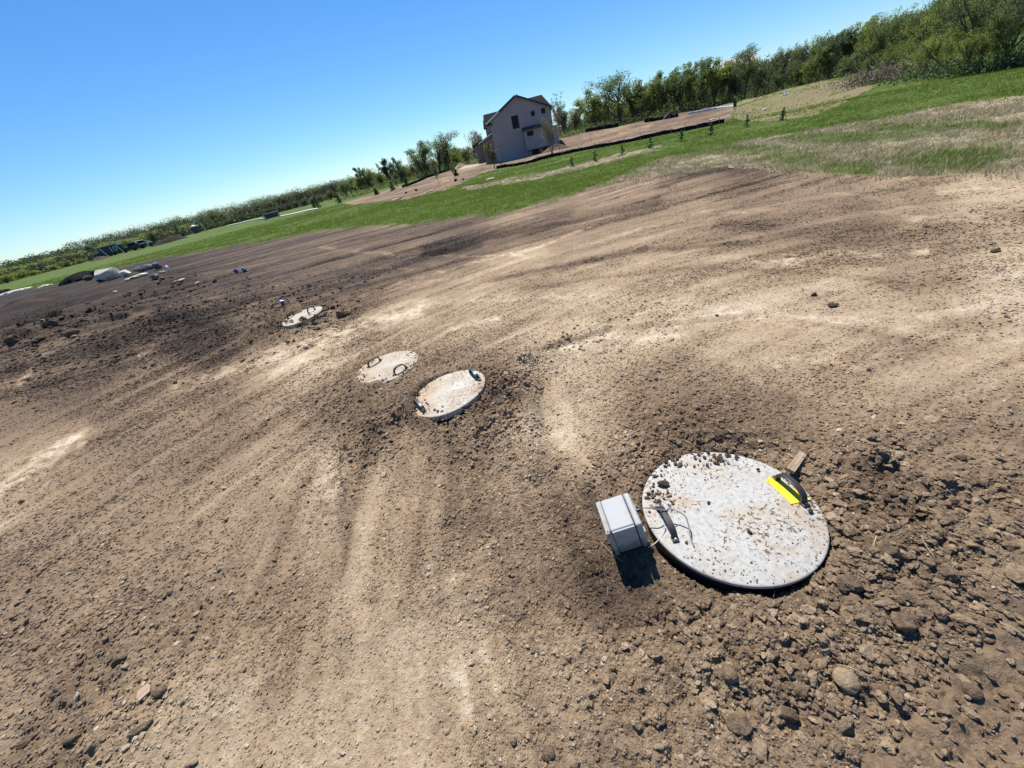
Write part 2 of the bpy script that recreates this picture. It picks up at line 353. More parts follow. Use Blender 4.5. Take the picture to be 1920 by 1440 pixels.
def empty(name, loc, rz=0, label=None, cat=None, group=None):
    o = bpy.data.objects.new(name, None); COL.objects.link(o); o.location = loc; o.rotation_euler = (0, 0, rz); o.empty_display_size = .1
    return tag(o, label, cat, group)
class MB:
    def __init__(s): s.v = []; s.f = []
    def add(s, vs, fs):
        o = len(s.v); s.v += [tuple(p) for p in vs]; s.f += [tuple(i + o for i in f) for f in fs]; return s
    def box(s, a, b, T=None):
        x0, y0, z0_ = a; x1, y1, z1 = b
        v = [(x0,y0,z0_),(x1,y0,z0_),(x1,y1,z0_),(x0,y1,z0_),(x0,y0,z1),(x1,y0,z1),(x1,y1,z1),(x0,y1,z1)]
        if T is not None: v = [tuple(T @ Vector(p)) for p in v]
        return s.add(v, [(0,3,2,1),(4,5,6,7),(0,1,5,4),(1,2,6,5),(2,3,7,6),(3,0,4,7)])
    def prism(s, poly, axis, a, b):   # poly in the plane normal to axis
        def P(p, t): return {'x': (t, p[0], p[1]), 'y': (p[0], t, p[1]), 'z': (p[0], p[1], t)}[axis]
        n = len(poly); v = [P(p, a) for p in poly] + [P(p, b) for p in poly]
        return s.add(v, [tuple(range(n))[::-1], tuple(range(n, 2 * n))] + [(i, (i + 1) % n, n + (i + 1) % n, n + i) for i in range(n)])
    def tube(s, pts, rad, n=8, flat_=1.0):
        pts = [Vector(p) for p in pts]; k = len(pts); rad = rad if hasattr(rad, '__len__') else [rad] * k; vs = []
        up = Vector((.13, .21, 1)).normalized()
        for i, p in enumerate(pts):
            t = (pts[min(i + 1, k - 1)] - pts[max(i - 1, 0)]).normalized(); a = t.cross(up)
            if a.length < .1: a = t.cross(Vector((1, 0, 0)))
            a.normalize(); b = a.cross(t)
            for j in range(n):
                q = 2 * math.pi * j / n; vs.append(p + (a * math.cos(q) + b * math.sin(q) * flat_) * rad[i])
        fs = [(i * n + j, i * n + (j + 1) % n, (i + 1) * n + (j + 1) % n, (i + 1) * n + j) for i in range(k - 1) for j in range(n)]
        return s.add(vs, fs + [tuple(range(n))[::-1], tuple(range((k - 1) * n, k * n))])
    def sweep(s, pts, side, w_, h_):   # rectangular section strap; side is the width direction
        pts = [Vector(p) for p in pts]; side = Vector(side).normalized(); k = len(pts); vs = []
        for i, p in enumerate(pts):
            t = (pts[min(i + 1, k - 1)] - pts[max(i - 1, 0)]).normalized(); n = side.cross(t).normalized()
            for a, b in ((-1, -1), (1, -1), (1, 1), (-1, 1)): vs.append(p + side * a * w_ / 2 + n * b * h_ / 2)
        fs = [(i * 4 + j, i * 4 + (j + 1) % 4, (i + 1) * 4 + (j + 1) % 4, (i + 1) * 4 + j) for i in range(k - 1) for j in range(4)]
        return s.add(vs, fs + [(3, 2, 1, 0), tuple(range(k * 4 - 4, k * 4))])
    def build(s, name, m, parent=None, smooth=False, bevel=0, seg=2, **k):
        me = bpy.data.meshes.new(name); me.from_pydata(s.v, [], s.f); me.materials.append(m)
        import bmesh
        bm = bmesh.new(); bm.from_mesh(me); bmesh.ops.recalc_face_normals(bm, faces=bm.faces)
        if bevel: bmesh.ops.bevel(bm, geom=bm.edges[:], offset=bevel, segments=seg, affect='EDGES', profile=.5, clamp_overlap=True)
        bm.to_mesh(me); bm.free()
        if smooth: me.polygons.foreach_set('use_smooth', [True] * len(me.polygons))
        o = bpy.data.objects.new(name, me); COL.objects.link(o)
        if parent: o.parent = parent
        return tag(o, **k)

# ------------------------------------------------------------------ terrain mesh
def detail(x, y, z, rough, g, s):
    D = np.hypot(x, y)
    lm = lidmask(x, y, .0)
    e = sm(0, 1, 1.0 / np.clip(D, .3, None) * 2.5)
    dirt = np.clip(1 - g - s, 0, 1)
    z = z + fbm(x, y, .45, 4, 201) * (.010 + .014 * rough) + fbm(x, y, .11, 4, 211) * (.003 + .012 * rough) * dirt
    z = z + (np.abs(fbm(x, y, .085, 2, 221)) * .030 + np.abs(fbm(x, y, .036, 2, 225)) * .016 * sm(6, 3, D)) * np.clip(rough, .1, 1.4) * dirt * sm(14, 6, D) * sm(-.3, .3, fbm(x, y, .5, 2, 229) + .25 * rough)
    z = z + fbm(x, y, .02, 2, 231) * .0022 * (.4 + rough) * sm(5, 2.5, D)
    z = z + fbm(x, y, 3.0, 3, 241) * .05 * sm(6, 30, D) + fbm(x, y, .8, 3, 251) * .06 * sm(.2, 1, s) * (1 - g)
    z = z + (g + s) * .02 * fbm(x, y, .3, 2, 261)
    # tread bars across wheel lanes
    for A_, B_, wd, hh in LANES[:6] + LANES[8:9]:
        d, t = segd(x, y, A_, B_); L = np.hypot(*(B_ - A_)); m = (d < wd)
        z[m] += .0022 * np.sin(t[m] * L / .045 * 2 * math.pi + 9 * d[m] / wd) * (1 - d[m] / wd) * (1 + vn(x[m] * 4, y[m] * 4, 7))
    z = z + .012 * streaks(x, y) * dirt * sm(.2, .8, D)
    z = z - (1 - lm) * .05
    mx_, my_, mr_, _t = LC['mid']; dm = np.hypot(x - mx_, y - my_); z += .045 * sm(mr_ + .02, mr_ - .02, dm); z += .016 * np.exp(-((dm - mr_ - .02) / .05) ** 2)
    mx_, my_, mr_, _t = LC['near']; dm = np.hypot(x - mx_, y - my_); z += .060 * np.exp(-((dm - mr_ - .01) / .06) ** 2) * sm(.05, -.25, (x - mx_) * .9 - (y - my_) * .2 + .08 * vn(x * 9, y * 9, 4))
    return z
def make_ground():
    az = np.concatenate([np.arange(-180, -84, 6.), np.arange(-84, 84, .135), np.arange(84, 180, 6.)]); az = np.radians(az)
    r = [.30]
    while r[-1] < 75: r.append(r[-1] + .0046 * r[-1] + .0012)
    while r[-1] < 900: r.append(r[-1] * 1.03)
    r = np.array(r); A, Rr = np.meshgrid(az, r); nr, na = A.shape
    x = (Rr * np.sin(A)).ravel(); y = (Rr * np.cos(A)).ravel(); D = Rr.ravel()
    z = zbase(x, y)
    tone, rough, g, s, u, v = fields(x, y, z)
    z = detail(x, y, z, rough, g, s)
    V = np.stack([x, y, z], 1); V = np.vstack([V, [[0, 0, 0]]])
    i = np.arange(nr - 1)[:, None] * na; j = np.arange(na)[None]; j2 = (j + 1) % na
    Q = np.stack([i + j, i + j2, i + na + j2, i + na + j], -1).reshape(-1, 4)
    ap = lambda q: np.append(q, .5)
    o = mesh_np('ground', V, Q[:, ::-1].copy(), M_SOIL, True, {'tone': ap(tone - .05 * np.clip(rough - .6, 0, 1)), 'grass': ap(g), 'straw': ap(s)}, kind='structure')
    return o
GROUND = make_ground()

# ------------------------------------------------------------------ rocks and clods
def ico(sub):
    import bmesh
    bm = bmesh.new(); bmesh.ops.create_icosphere(bm, subdivisions=sub, radius=1); bm.verts.ensure_lookup_table()
    V = np.array([v.co[:] for v in bm.verts]); Fc = np.array([[v.index for v in f.verts] for f in bm.faces]); bm.free(); return V, Fc
ICO = {k: ico(k) for k in (1, 2, 3, 4, 5)}
def rockshape(rs, sub, planes=9, nz=.12, cut=(.55, .9)):
    V, Fc = ICO[sub]; V = V.copy()
    for _ in range(planes):
        n = rs.normal(size=3); n /= np.linalg.norm(n); d = rs.uniform(*cut); k = V @ n - d; V = V - np.outer(np.clip(k, 0, None), n)
    a = rs.uniform(0, 50, 3)
    for f, am in ((1.6, 1), (3.7, .5), (8, .28), (17, .14)):
        if sub < 3 and f > 4: break
        q = vn(V[:, 0] * f + a[0] + V[:, 2] * f * .7, V[:, 1] * f + a[1] - V[:, 2] * f * .6, int(a[2])) ; V = V * (1 + nz * am * q)[:, None]
    return V, Fc
def scatter(name, X, Y, Z, S, tone, sub, rs, nvar=10, planes=8, flatn=(.32, .65), sink=.22, nz=.12, **k):
    N = len(X); var = rs.integers(0, nvar, N); Vs = []; Fs = []; T = []; off = 0
    for q in range(nvar):
        idx = np.where(var == q)[0]
        if not len(idx): continue
        B, Fc = rockshape(rs, sub, planes, nz); n = len(idx); nv = len(B)
        sc = np.stack([rs.uniform(.75, 1.3, n), rs.uniform(.6, 1.0, n), rs.uniform(*flatn, n)], 1) * S[idx][:, None]
        P = B[None] * sc[:, None]
        a = rs.uniform(0, 2 * math.pi, n); ty = rs.normal(0, .3, n); c, s_ = np.cos(ty), np.sin(ty)
        x = P[..., 0] * c[:, None] + P[..., 2] * s_[:, None]; z = -P[..., 0] * s_[:, None] + P[..., 2] * c[:, None]; y = P[..., 1]
        c, s_ = np.cos(a), np.sin(a)
        W = np.stack([x * c[:, None] - y * s_[:, None] + X[idx][:, None], x * s_[:, None] + y * c[:, None] + Y[idx][:, None], z + (Z[idx] + S[idx] * (flatn[0] + flatn[1]) / 2 * (1 - 2 * sink))[:, None]], -1)
        Vs.append(W.reshape(-1, 3)); Fs.append((Fc[None] + (np.arange(n) * nv)[:, None, None] + off).reshape(-1, 3)); T.append(np.repeat(tone[idx], nv)); off += n * nv
    return mesh_np(name, np.vstack(Vs), np.vstack(Fs), M_CLOD, False, {'tone': np.concatenate(T)}, kind='stuff', **k)
rs = np.random.default_rng(7)
def clod_field(n, r0, r1, a0=-74, a1=72):
    r = np.exp(rs.uniform(math.log(r0), math.log(r1), n)); a = np.radians(rs.uniform(a0, a1, n)); return r * np.sin(a), r * np.cos(a), r
def make_clods():
    n = 680000; X, Y, D = clod_field(n, .28, 26)
    # number density per log-ring ~ K smin^-2.5 r^2
    smin = .0030 + .0019 * D; dens = smin ** -2.5 * D ** 2; dens /= dens.max()
    keep = rs.uniform(0, 1, n) < dens; X, Y, D, smin = X[keep], Y[keep], D[keep], smin[keep]
    Z = zbase(X, Y); tone, rough, g, s, u, v = fields(X, Y, Z); Z = detail(X, Y, Z, rough, g, s)
    inside = (u > -60) & (u < 1980) & (v > 0) & (v < 1500)
    cl = .5 + .9 * np.clip(fbm(X, Y, .35, 3, 301) + .25, 0, 1)
    keep = (rs.uniform(0, 1, len(X)) < np.clip(rough * cl * .85 + .04, 0, 1)) & (g + s < .3) & inside & (lidmask(X, Y, .0) > .5)
    X, Y, D, Z, tone, rough, smin = [q[keep] for q in (X, Y, D, Z, tone, rough, smin)]
    S = smin * rs.uniform(.02, 1, len(X)) ** (-1 / 2.6); cap = np.clip(.010 + .022 * rough ** 1.5, .01, .048); S = np.minimum(S, cap * rs.uniform(.6, 1.1, len(X))); S = S * .60
    T = tone + rs.normal(0, .07, len(X)) + .05 + .22 * (rs.uniform(0, 1, len(X)) > .965)
    pxs = S / D
    big = pxs > .011; mid = (pxs > .0045) & ~big; sml = ~big & ~mid
    print('clods', sml.sum(), mid.sum(), big.sum())
    kk = dict(label='loose brown soil crumbs and small gravel strewn over the bare dirt')
    scatter('soil_crumbs', X[sml], Y[sml], Z[sml], S[sml], T[sml], 1, rs, 14, 4, nz=.2, **kk)
    scatter('soil_clods', X[mid], Y[mid], Z[mid], S[mid], T[mid], 2, rs, 14, 8, nz=.22, label='brown soil clods heaped around the lids and along wheel ruts')
    scatter('coarse_clods', X[big], Y[big], Z[big], S[big], T[big], 3, rs, 12, 9, nz=.3, label='larger crumbly soil lumps on the near ground')
make_clods()
def clump(px, py, spx, n, smin, smax, dt=0.0, sy=.5):
    x, y, z = ground(px, py); k = math.hypot(x, y, CAMH) / F_PX
    return x + rs.normal(0, spx * k, n), y + rs.normal(0, spx * k * sy / max(.35, CAMH / math.hypot(x, y, CAMH)), n), rs.uniform(smin, smax, n) , np.full(n, dt)
def make_heaps():
    L = []; rx = []
    for a in [(1700,980,75,170,.012,.04,-.02),(1620,880,60,120,.012,.035,-.03),(1480,1190,110,170,.010,.03,0),(1260,840,60,110,.012,.035,0),(1380,1210,80,120,.01,.028,0),
        (1700,1090,70,110,.012,.04,0),(1200,1190,40,60,.008,.022,-.02),(955,710,30,120,.012,.035,-.03),(930,770,28,110,.01,.03,0),(720,800,40,90,.012,.03,0),
        (650,750,35,80,.012,.03,-.05),(990,800,20,60,.01,.022,-.02),(1120,900,30,60,.008,.02,-.03),(1000,690,25,60,.01,.025,-.05),(850,790,40,60,.008,.02,-.05),(1080,640,35,60,.012,.03,-.1),(1200,600,50,50,.012,.03,-.1),
        (600,605,28,50,.03,.08,-.08),(540,560,20,40,.03,.07,-.12),(650,540,40,40,.03,.06,-.05),(110,612,60,260,.03,.13,.08),(40,640,50,200,.03,.10,.05),(260,608,60,260,.025,.08,.02),(370,600,60,240,.02,.06,0),(180,635,80,240,.03,.07,.02),(480,605,60,160,.02,.055,0),(300,640,120,200,.02,.05,.02),
        (300,1000,200,60,.01,.03,0),(150,1180,150,80,.01,.03,0),(1650,1300,150,80,.01,.03,0),(1850,560,60,24,.012,.028,-.1),(1800,1250,120,150,.006,.020,0),(1700,1380,130,150,.005,.018,0),(1880,1400,70,60,.006,.016,0),(1880,1000,60,80,.01,.026,0),(1400,1350,160,120,.005,.018,.02),(1650,1230,120,60,.012,.03,0)]:
        L.append(clump(*a))
    X, Y, S, T = [np.concatenate(q) for q in zip(*L)]
    for key, n, a0, a1, s0, s1, w_ in (('near',120,150,330,.008,.026,.05),('near',40,20,150,.006,.016,.03),('mid',150,120,400,.006,.020,.05),('main',60,60,130,.006,.020,.03),('far',40,200,340,.02,.05,.08)):
        cx, cy, r, t = LC[key]; a = np.radians(rs.uniform(a0, a1, n)); rr = r + rs.normal(.0, w_, n); rx.append((cx + rr * np.cos(a), cy + rr * np.sin(a), np.where(rr < r, t + .004, t - .02), rs.uniform(s0, s1, n)))
    Z = zbase(X, Y); tone, rough, g, s, u, v = fields(X, Y, Z); Z = detail(X, Y, Z, rough, g, s); k = lidmask(X, Y, .012) > .6; k &= g + s < .3
    T = tone + T + .05 + rs.normal(0, .08, len(X)); X, Y, Z, S, T = [q[k] for q in (X, Y, Z, S, T)]; S = S * .64
    scatter('heaped_clods', X, Y, Z + .004, S, T, 3, rs, 16, 9, nz=.32, sink=.3, label='heaped dry soil lumps around the buried tank lids')
    X, Y, Z, S = [np.concatenate(q) for q in zip(*rx)]
    scatter('rim_clods', X, Y, Z, S * .7, np.full(len(X), .42) + rs.normal(0, .07, len(X)), 3, rs, 10, 9, nz=.3, sink=.3, label='soil lumps spilling over the rims of the concrete lids')
make_heaps()

# ------------------------------------------------------------------ tank lids
def lid_mat(name, grime, side=0.0, base=(.415, .405, .375)):
    m = mat(name, rough=.75, spec=.3); N = NT(m); g = N.add('ShaderNodeTexCoord').outputs['Object']
    n = N.noise(5.5, 6, .65, g); n2 = N.noise(48, 5, .7, g); n3 = N.noise(16, 6, .7, g)
    mp = N.add('ShaderNodeMapping'); mp.inputs['Rotation'].default_value = (0, 0, .5); mp.inputs['Scale'].default_value = (2.2, 9, 1); N.l(g, mp.inputs[0])
    n4 = N.noise(1.4, 6, .7, mp.outputs[0])
    c = N.ramp(n2, [(.35, tuple(q * .72 for q in base)), (.5, base), (.7, tuple(min(.84, q * 1.12) for q in base))])
    d = N.ramp(N.math('ADD', N.math('MULTIPLY', n, .55), N.math('MULTIPLY', n4, .5)), [(.60 - grime * .22, (0, 0, 0)), (.76 - grime * .22, (.85, .85, .85))])
    rr = N.add('ShaderNodeVectorMath', operation='LENGTH'); N.l(g, rr.inputs[0])
    lr = N.math('MULTIPLY', N.ramp(rr.outputs['Value'], [(.24, (0, 0, 0)), (.36, (1, 1, 1))]), N.ramp(n, [(.46, (0, 0, 0)), (.62, (.9, .9, .9))]))
    if side:
        sx_ = N.add('ShaderNodeSeparateXYZ'); N.l(g, sx_.inputs[0])
        q_ = N.math('ADD', N.math('MULTIPLY', sx_.outputs['X'], -1.6), N.math('MULTIPLY', n, 1.1))
        d = N.math('MAXIMUM', d, N.math('MULTIPLY', N.ramp(q_, [(.42, (0, 0, 0)), (.85, (1, 1, 1))]), side))
    d = N.math('MAXIMUM', d, N.math('MULTIPLY', lr, .5 + .4 * grime))
    c = N.mix(d, c, N.ramp(n3, [(.3, (.25, .175, .105)), (.6, (.44, .345, .235))]))
    sp = N.ramp(N.math('MULTIPLY', N.noise(75, 3, .6, g), N.math('ADD', N.noise(4, 3, .6, g), .5)), [(.60, (0, 0, 0)), (.66, (1, 1, 1))])
    c = N.mix(sp, c, (.12, .075, .045)); N.l(c, N.b.inputs['Base Color'])
    N.bump(N.math('ADD', n2, n3), .35, .004); return m
M_BLACK = mat('black_plastic', (.018, .018, .020), .42); N = NT(M_BLACK); N.l(N.ramp(N.noise(30, 5), [(.4, (.014, .014, .016)), (.75, (.07, .06, .05))]), N.b.inputs['Base Color'])
M_YEL = mat('yellow_paint', (.80, .52, .01), .6); N = NT(M_YEL); N.l(N.ramp(N.noise(22, 6), [(.45, (.80, .56, .010)), (.75, (.60, .42, .03))]), N.b.inputs['Base Color'])
M_BOLT = mat('bolt_steel', (.35, .33, .30), .45, .8)
def rotz_pts(): pass
def make_lid(key, label, group, m, handles, thick, tilt=(0, 0), plate=None, rim_label=None):
    cx, cy, r, zt = LC[key]
    o = empty('tank_lid', (cx, cy, zt - thick), 0, label, 'lid', group); o.rotation_euler = (tilt[0], tilt[1], 0)
    n = 128; mb = MB(); prof = [(0, thick), (r - .014, thick), (r - .005, thick - .003), (r, thick - .011), (r, 0.0), (0, 0)]
    rr = random.Random(key)
    ring = [1 + .0035 * math.sin(3 * q + 1) * 0 for q in range(n)]
    vs = [(0, 0, thick + .004)]; rings = [(r * .5, thick + .003), (r - .008, thick), (r - .002, thick - .002), (r, thick - .005), (r * .995, .0)]
    for R0, zz in rings:
        vs += [(R0 * math.cos(2 * math.pi * i / n), R0 * math.sin(2 * math.pi * i / n), zz + .0015 * math.sin(i * .19 + R0 * 20)) for i in range(n)]
    fs = [(0, 1 + i, 1 + (i + 1) % n) for i in range(n)]
    for k in range(len(rings) - 1):
        fs += [(1 + k * n + i, 1 + (k + 1) * n + i, 1 + (k + 1) * n + (i + 1) % n, 1 + k * n + (i + 1) % n) for i in range(n)]
    fs.append(tuple(1 + (len(rings) - 1) * n + i for i in range(n)))
    cv = mb.add(vs, fs).build('cover', m, o, smooth=True)
    for p_ in cv.data.polygons:
        if abs(p_.normal.z) < .5: p_.use_smooth = False
    sk = MB(); a = [2 * math.pi * i / 64 for i in range(64)]
    sk.prism([(math.cos(q) * r * .965, math.sin(q) * r * .965) for q in a], 'z', -.16, -.002); sk.build('riser', M_RISER, o)
    for hi, (A, B, lift) in enumerate(handles):
        A = Vector((*gp(*A, zt), 0)) - Vector((cx, cy, 0)); B = Vector((*gp(*B, zt), 0)) - Vector((cx, cy, 0))
        d = (B - A); L = d.length; d.normalize(); side = Vector((-d.y, d.x, 0)); M_ = (A + B) / 2; pts = []
        for i in range(21):
            t = math.pi * i / 20; hx = -math.cos(t) * L / 2; hz = (math.sin(t) ** .62) * lift
            pts.append(M_ + d * hx + Vector((0, 0, thick + .004 + hz)))
        h = MB().sweep(pts, side, .026, .011).build('handle', M_BLACK, o, smooth=False, bevel=.002)
        for e in (-1, 1):
            f = M_ + d * e * (L / 2 + .006)
            MB().box((-.014, -.014, 0), (.014, .014, .008), Matrix.Translation((f.x, f.y, thick + .0035)) @ Matrix.Rotation(math.atan2(d.y, d.x), 4, 'Z')).build('foot', M_BLACK, h, bevel=.002)
            MB().prism([(.005 * math.cos(q * math.pi / 3) + f.x + d.x * e * .004, .005 * math.sin(q * math.pi / 3) + f.y + d.y * e * .004) for q in range(6)], 'z', thick + .0117, thick + .0165).build('bolt', M_BOLT, h)
        if plate and hi == 0:
            q = [Vector((*gp(*p, zt), 0)) - Vector((cx, cy, 0)) for p in plate]
            MB().prism([(p.x, p.y) for p in q], 'z', thick + .0015, thick + .0048).build('handle_plate', M_YEL, o, bevel=.0008, label='bright yellow painted plate')
    return o
M_RISER = mat('riser_plastic', (.02, .02, .022), .6)
make_lid('main', 'large white concrete tank lid with bright yellow handle plate, beside the grey box', 'concrete tank lids', lid_mat('lid_white', .36), [((1457,899),(1506,944),.062), ((1236,957),(1264,1011),.045)], .018, (R_(-.6), R_(.5)), plate=[(1436,901),(1447,892),(1521,937),(1484,946)])
make_lid('near', 'white muddy concrete lid right of its twin, its near edge raised out of the dirt', 'concrete tank lids', lid_mat('lid_muddy', .50, .95, (.48, .46, .41)), [((885,701),(901,717),.055), ((778,750),(796,768),.05)], .05, (R_(-1.5), R_(-5.5)))
make_lid('mid', 'dusty cream concrete lid flush with the dirt, left of the raised muddy lid', 'concrete tank lids', lid_mat('lid_dusty', .62, .9, (.46, .43, .36)), [((692,688),(713,676),.06), ((741,703),(762,691),.06)], .035, (R_(0), R_(-1)))
make_lid('far', 'farthest white concrete lid, propped up on clods beside a blue cap', 'concrete tank lids', lid_mat('lid_pale', .45, .5, (.45, .42, .34)), [((541,597),(552,590),.07), ((580,588),(592,582),.07)], .055, (R_(2), R_(-3)))

# soil crumbs lying on the lids
def lid_crumbs():
    L = []
    def c(px, py, sx, sy, n, s0, s1, t, zt):
        x, y = flat(px, py, zt); k = math.hypot(x, y, CAMH) / F_PX
        L.append((x + rs.normal(0, sx * k, n), y + rs.normal(0, sy * k * 1.5, n), np.full(n, zt), rs.uniform(.3, 1, n) ** 2 * (s1 - s0) + s0, np.full(n, t)))
    z = LC['main'][3] + .003
    for a in [(1345,862,22,5,60,.002,.012,.35),(1340,870,60,10,80,.001,.005,.4),(1240,930,18,10,45,.002,.012,.38),(1280,900,50,18,60,.001,.0035,.4),(1500,1010,35,20,70,.001,.004,.4),
        (1320,1065,45,12,120,.0015,.007,.42),(1400,1085,50,10,70,.001,.005,.42),(1370,1040,40,14,60,.001,.004,.25),(1380,960,110,60,120,.0008,.003,.35),(1215,925,8,8,20,.003,.012,.35),(1550,970,6,40,20,.002,.006,.4)]: c(*a, z)
    z = LC['near'][3]
    for a in [(880,745,22,12,160,.002,.009,.35),(870,720,30,15,90,.002,.006,.3),(830,760,40,12,80,.002,.006,.4),(900,735,8,12,60,.003,.01,.35)]: c(*a, z)
    z = LC['mid'][3]
    for a in [(700,705,20,8,40,.002,.008,.4),(770,690,12,8,40,.002,.006,.4),(725,670,30,5,30,.002,.006,.4)]: c(*a, z)
    X, Y, Z, S, T = [np.concatenate(q) for q in zip(*L)]
    k = np.zeros(len(X), bool)
    for cx, cy, r, t in LC.values(): k |= np.hypot(X - cx, Y - cy) < r - .01
    k &= (lidmask(X, Y) < .2)
    # keep off the tilted parts
    cx, cy, r, t = LC['near']; m = np.hypot(X - cx, Y - cy) < r; Z[m] += (X[m] - cx) * math.sin(R_(5.5)) 
    scatter('lid_crumbs', X[k], Y[k], Z[k], S[k], T[k] + rs.normal(0, .08, k.sum()), 2, rs, 12, 8, nz=.2, label='crumbs of dry soil scattered on the concrete tank lids')
    def peb(px, py, s, t, lab):
        x, y = flat(px, py, LC['main'][3]); stone(x, y, LC['main'][3] + .002, (s, s * .8, s * .6), rs.uniform(0, 3), t, 'pebble', lab, 'pebble', sub=3, sink=.02, group='pebbles on the big white lid')
    peb(1329,945,.010,.18,'dark wedge-shaped pebble near the middle of the big white lid'); peb(1405,1000,.0115,.2,'largest dark rounded pebble right of the middle of the big white lid')
    peb(1421,882,.009,.15,'small dark pebble left of the yellow plate'); peb(1519,960,.011,.2,'dark pebble near the right rim of the big white lid, below the yellow plate')
    peb(1284,961,.006,.25,'tiny pebble beside the grey cable on the big white lid'); peb(1287,1019,.009,.42,'tan pebble under the end of the grey cable')
    x, y = flat(1243, 910, LC['main'][3]); stone(x, y, LC['main'][3] + .002, (.030, .016, .014), -.2, .33, 'soil_lump', 'long brown soil lump lying on the upper left of the big white lid', 'soil lump', sub=4, sink=.05)
def stone(x, y, z, dims, rz, tone, name, label, cat, sub=4, sink=.25, group=None, m=None, planes=9, nz=.08, seed=None, tilt=0, parent=None, cut=(.55, .9)):
    r_ = np.random.default_rng(seed if seed is not None else int(abs(x * 1000) + abs(y * 77)) + 3)
    V, Fc = rockshape(r_, sub, planes, nz, cut); V = V * np.array(dims); c, s_ = math.cos(tilt), math.sin(tilt)
    V = np.stack([V[:, 0] * c + V[:, 2] * s_, V[:, 1], -V[:, 0] * s_ + V[:, 2] * c], 1)
    V[:, 2] += dims[2] * (1 - 2 * sink)
    if parent: V = V + np.array([x, y, z])
    o = mesh_np(name, V, Fc, m or M_CLOD, sub >= 4, {'tone': np.full(len(V), tone)}, parent, label, cat, group)
    if not parent: o.location = (x, y, z); o.rotation_euler = (0, 0, rz)
    return o
lid_crumbs()

# ------------------------------------------------------------------ junction box and cable
M_BOX = mat('grey_pvc', (.50, .52, .54), .55, 0, .3); N = NT(M_BOX)
g = N.add('ShaderNodeTexCoord').outputs['Object']
sz_ = N.add('ShaderNodeSeparateXYZ'); N.l(g, sz_.inputs[0])
mud = N.ramp(N.math('ADD', N.math('MULTIPLY', sz_.outputs['Z'], -6), N.math('MULTIPLY', N.noise(30, 6, .7, g), 1.6)), [(.30, (0, 0, 0)), (.55, (.8, .8, .8))])
N.l(N.mix(mud, N.mix(N.ramp(N.noise(14, 7, .7, g), [(.5, (0, 0, 0)), (.68, (.55, .55, .55))]), (.345, .355, .36), (.26, .225, .18)), (.22, .16, .105)), N.b.inputs['Base Color'])
M_BOXD = mat('dark_gasket', (.018, .024, .045), .5)
bx, by = .353, 1.035
box = empty('junction_box', (bx, by, .025), 0, 'light grey plastic electrical enclosure standing tilted beside the big white lid', 'junction box')
box.rotation_euler = (R_(4), R_(-11), R_(-3))
W2, D2, H2 = .062, .080, .20
MB().box((-W2, -D2 + .004, .012), (W2 * .62, D2 - .004, H2)).build('body', M_BOX, box, bevel=.006, seg=3)
MB().box((W2 * .62 + .003, -D2 - .001, .008), (W2 * .62 + .030, D2 + .001, H2 - .008)).build('door', M_BOX, box, bevel=.008, seg=3)
fl = MB().box((-W2 - .022, -D2, .006), (-W2 - .0005, D2, H2 - .006)); fl.build('mounting_flange', M_BOX, box, bevel=.004, seg=2)
MB().box((-W2 - .014, -D2 + .01, H2 - .0055), (-W2 - .009, D2 - .01, H2 + .002)).box((-W2 - .005, -D2 + .006, H2 - .0055), (-W2 - .001, D2 - .006, H2 + .006)).build('ridge', M_BOX, box, bevel=.0015)
MB().box((-W2 * .93, -D2 - .006, H2 - .034), (W2 * .60, -D2 + .003, H2 - .001)).build('lip', M_BOX, box, bevel=.003)
MB().box((-W2 - .010, -D2 - .004, -.006), (W2 * .62 + .034, -D2 + .10, .0055)).build('gasket', M_BOXD, box, bevel=.006, seg=2)
for sx, sy in ((-.05, .06), (.055, .07), (.055, -.06)):
    MB().box((sx - .006, sy - .006, -.055), (sx + .006, sy + .006, -.0065)).build('leg', M_BOXD, box, bevel=.002)
MB().prism([(-W2 - .0135 + .004 * math.cos(q), H2 - .022 + .004 * math.sin(q)) for q in [i * math.pi / 4 for i in range(8)]], 'y', -D2 - .0035, -D2 + .001).build('screw', M_BOLT, box)
for sy in (-.055, .055):
    MB().box((W2 * .62 + .0305, sy - .013, .075), (W2 * .62 + .036, sy + .013, .105)).build('latch', M_BOX, box, bevel=.0015)
gl = MB().tube([(W2 * .62 + .028, .02, .13), (W2 * .62 + .050, .02, .13)], .009, 12); gl.build('cable_gland', M_BOXD, box)
for sy in (-.066, .066):
    for sz in (.022, .178): MB().prism([(sy + .0045 * math.cos(q * .785), sz + .0045 * math.sin(q * .785)) for q in range(8)], 'x', W2 * .62 + .029, W2 * .62 + .033).build('screw', M_BOLT, box)
M_CABLE = mat('cable_grey', (.22, .22, .22), .5)
def crv(P, n=10):
    P = [Vector(p) for p in P]; out = []
    Q = [P[0] * 2 - P[1]] + P + [P[-1] * 2 - P[-2]]
    for i in range(1, len(Q) - 2):
        for j in range(n):
            t = j / n; a, b, c, d = Q[i - 1:i + 3]
            out.append(.5 * ((2 * b) + (c - a) * t + (2 * a - 5 * b + 4 * c - d) * t * t + (3 * b - a - 3 * c + d) * t ** 3))
    return out + [P[-1]]
def P3(px, py, z): x, y = flat(px, py, z); return (x, y, z)
zl = LC['main'][3]
MB().tube(crv([P3(1206,952,.15), P3(1222,953,.15), P3(1243,957,.125), P3(1262,956,.13), P3(1283,966,.125), P3(1291,985,.105), P3(1294,1005,.09), P3(1301,1024,zl + .012)]), .0029, 8).build('cable', M_CABLE, None, smooth=True, label='grey cable looping from the enclosure over the black handle onto the big white lid', cat='cable')
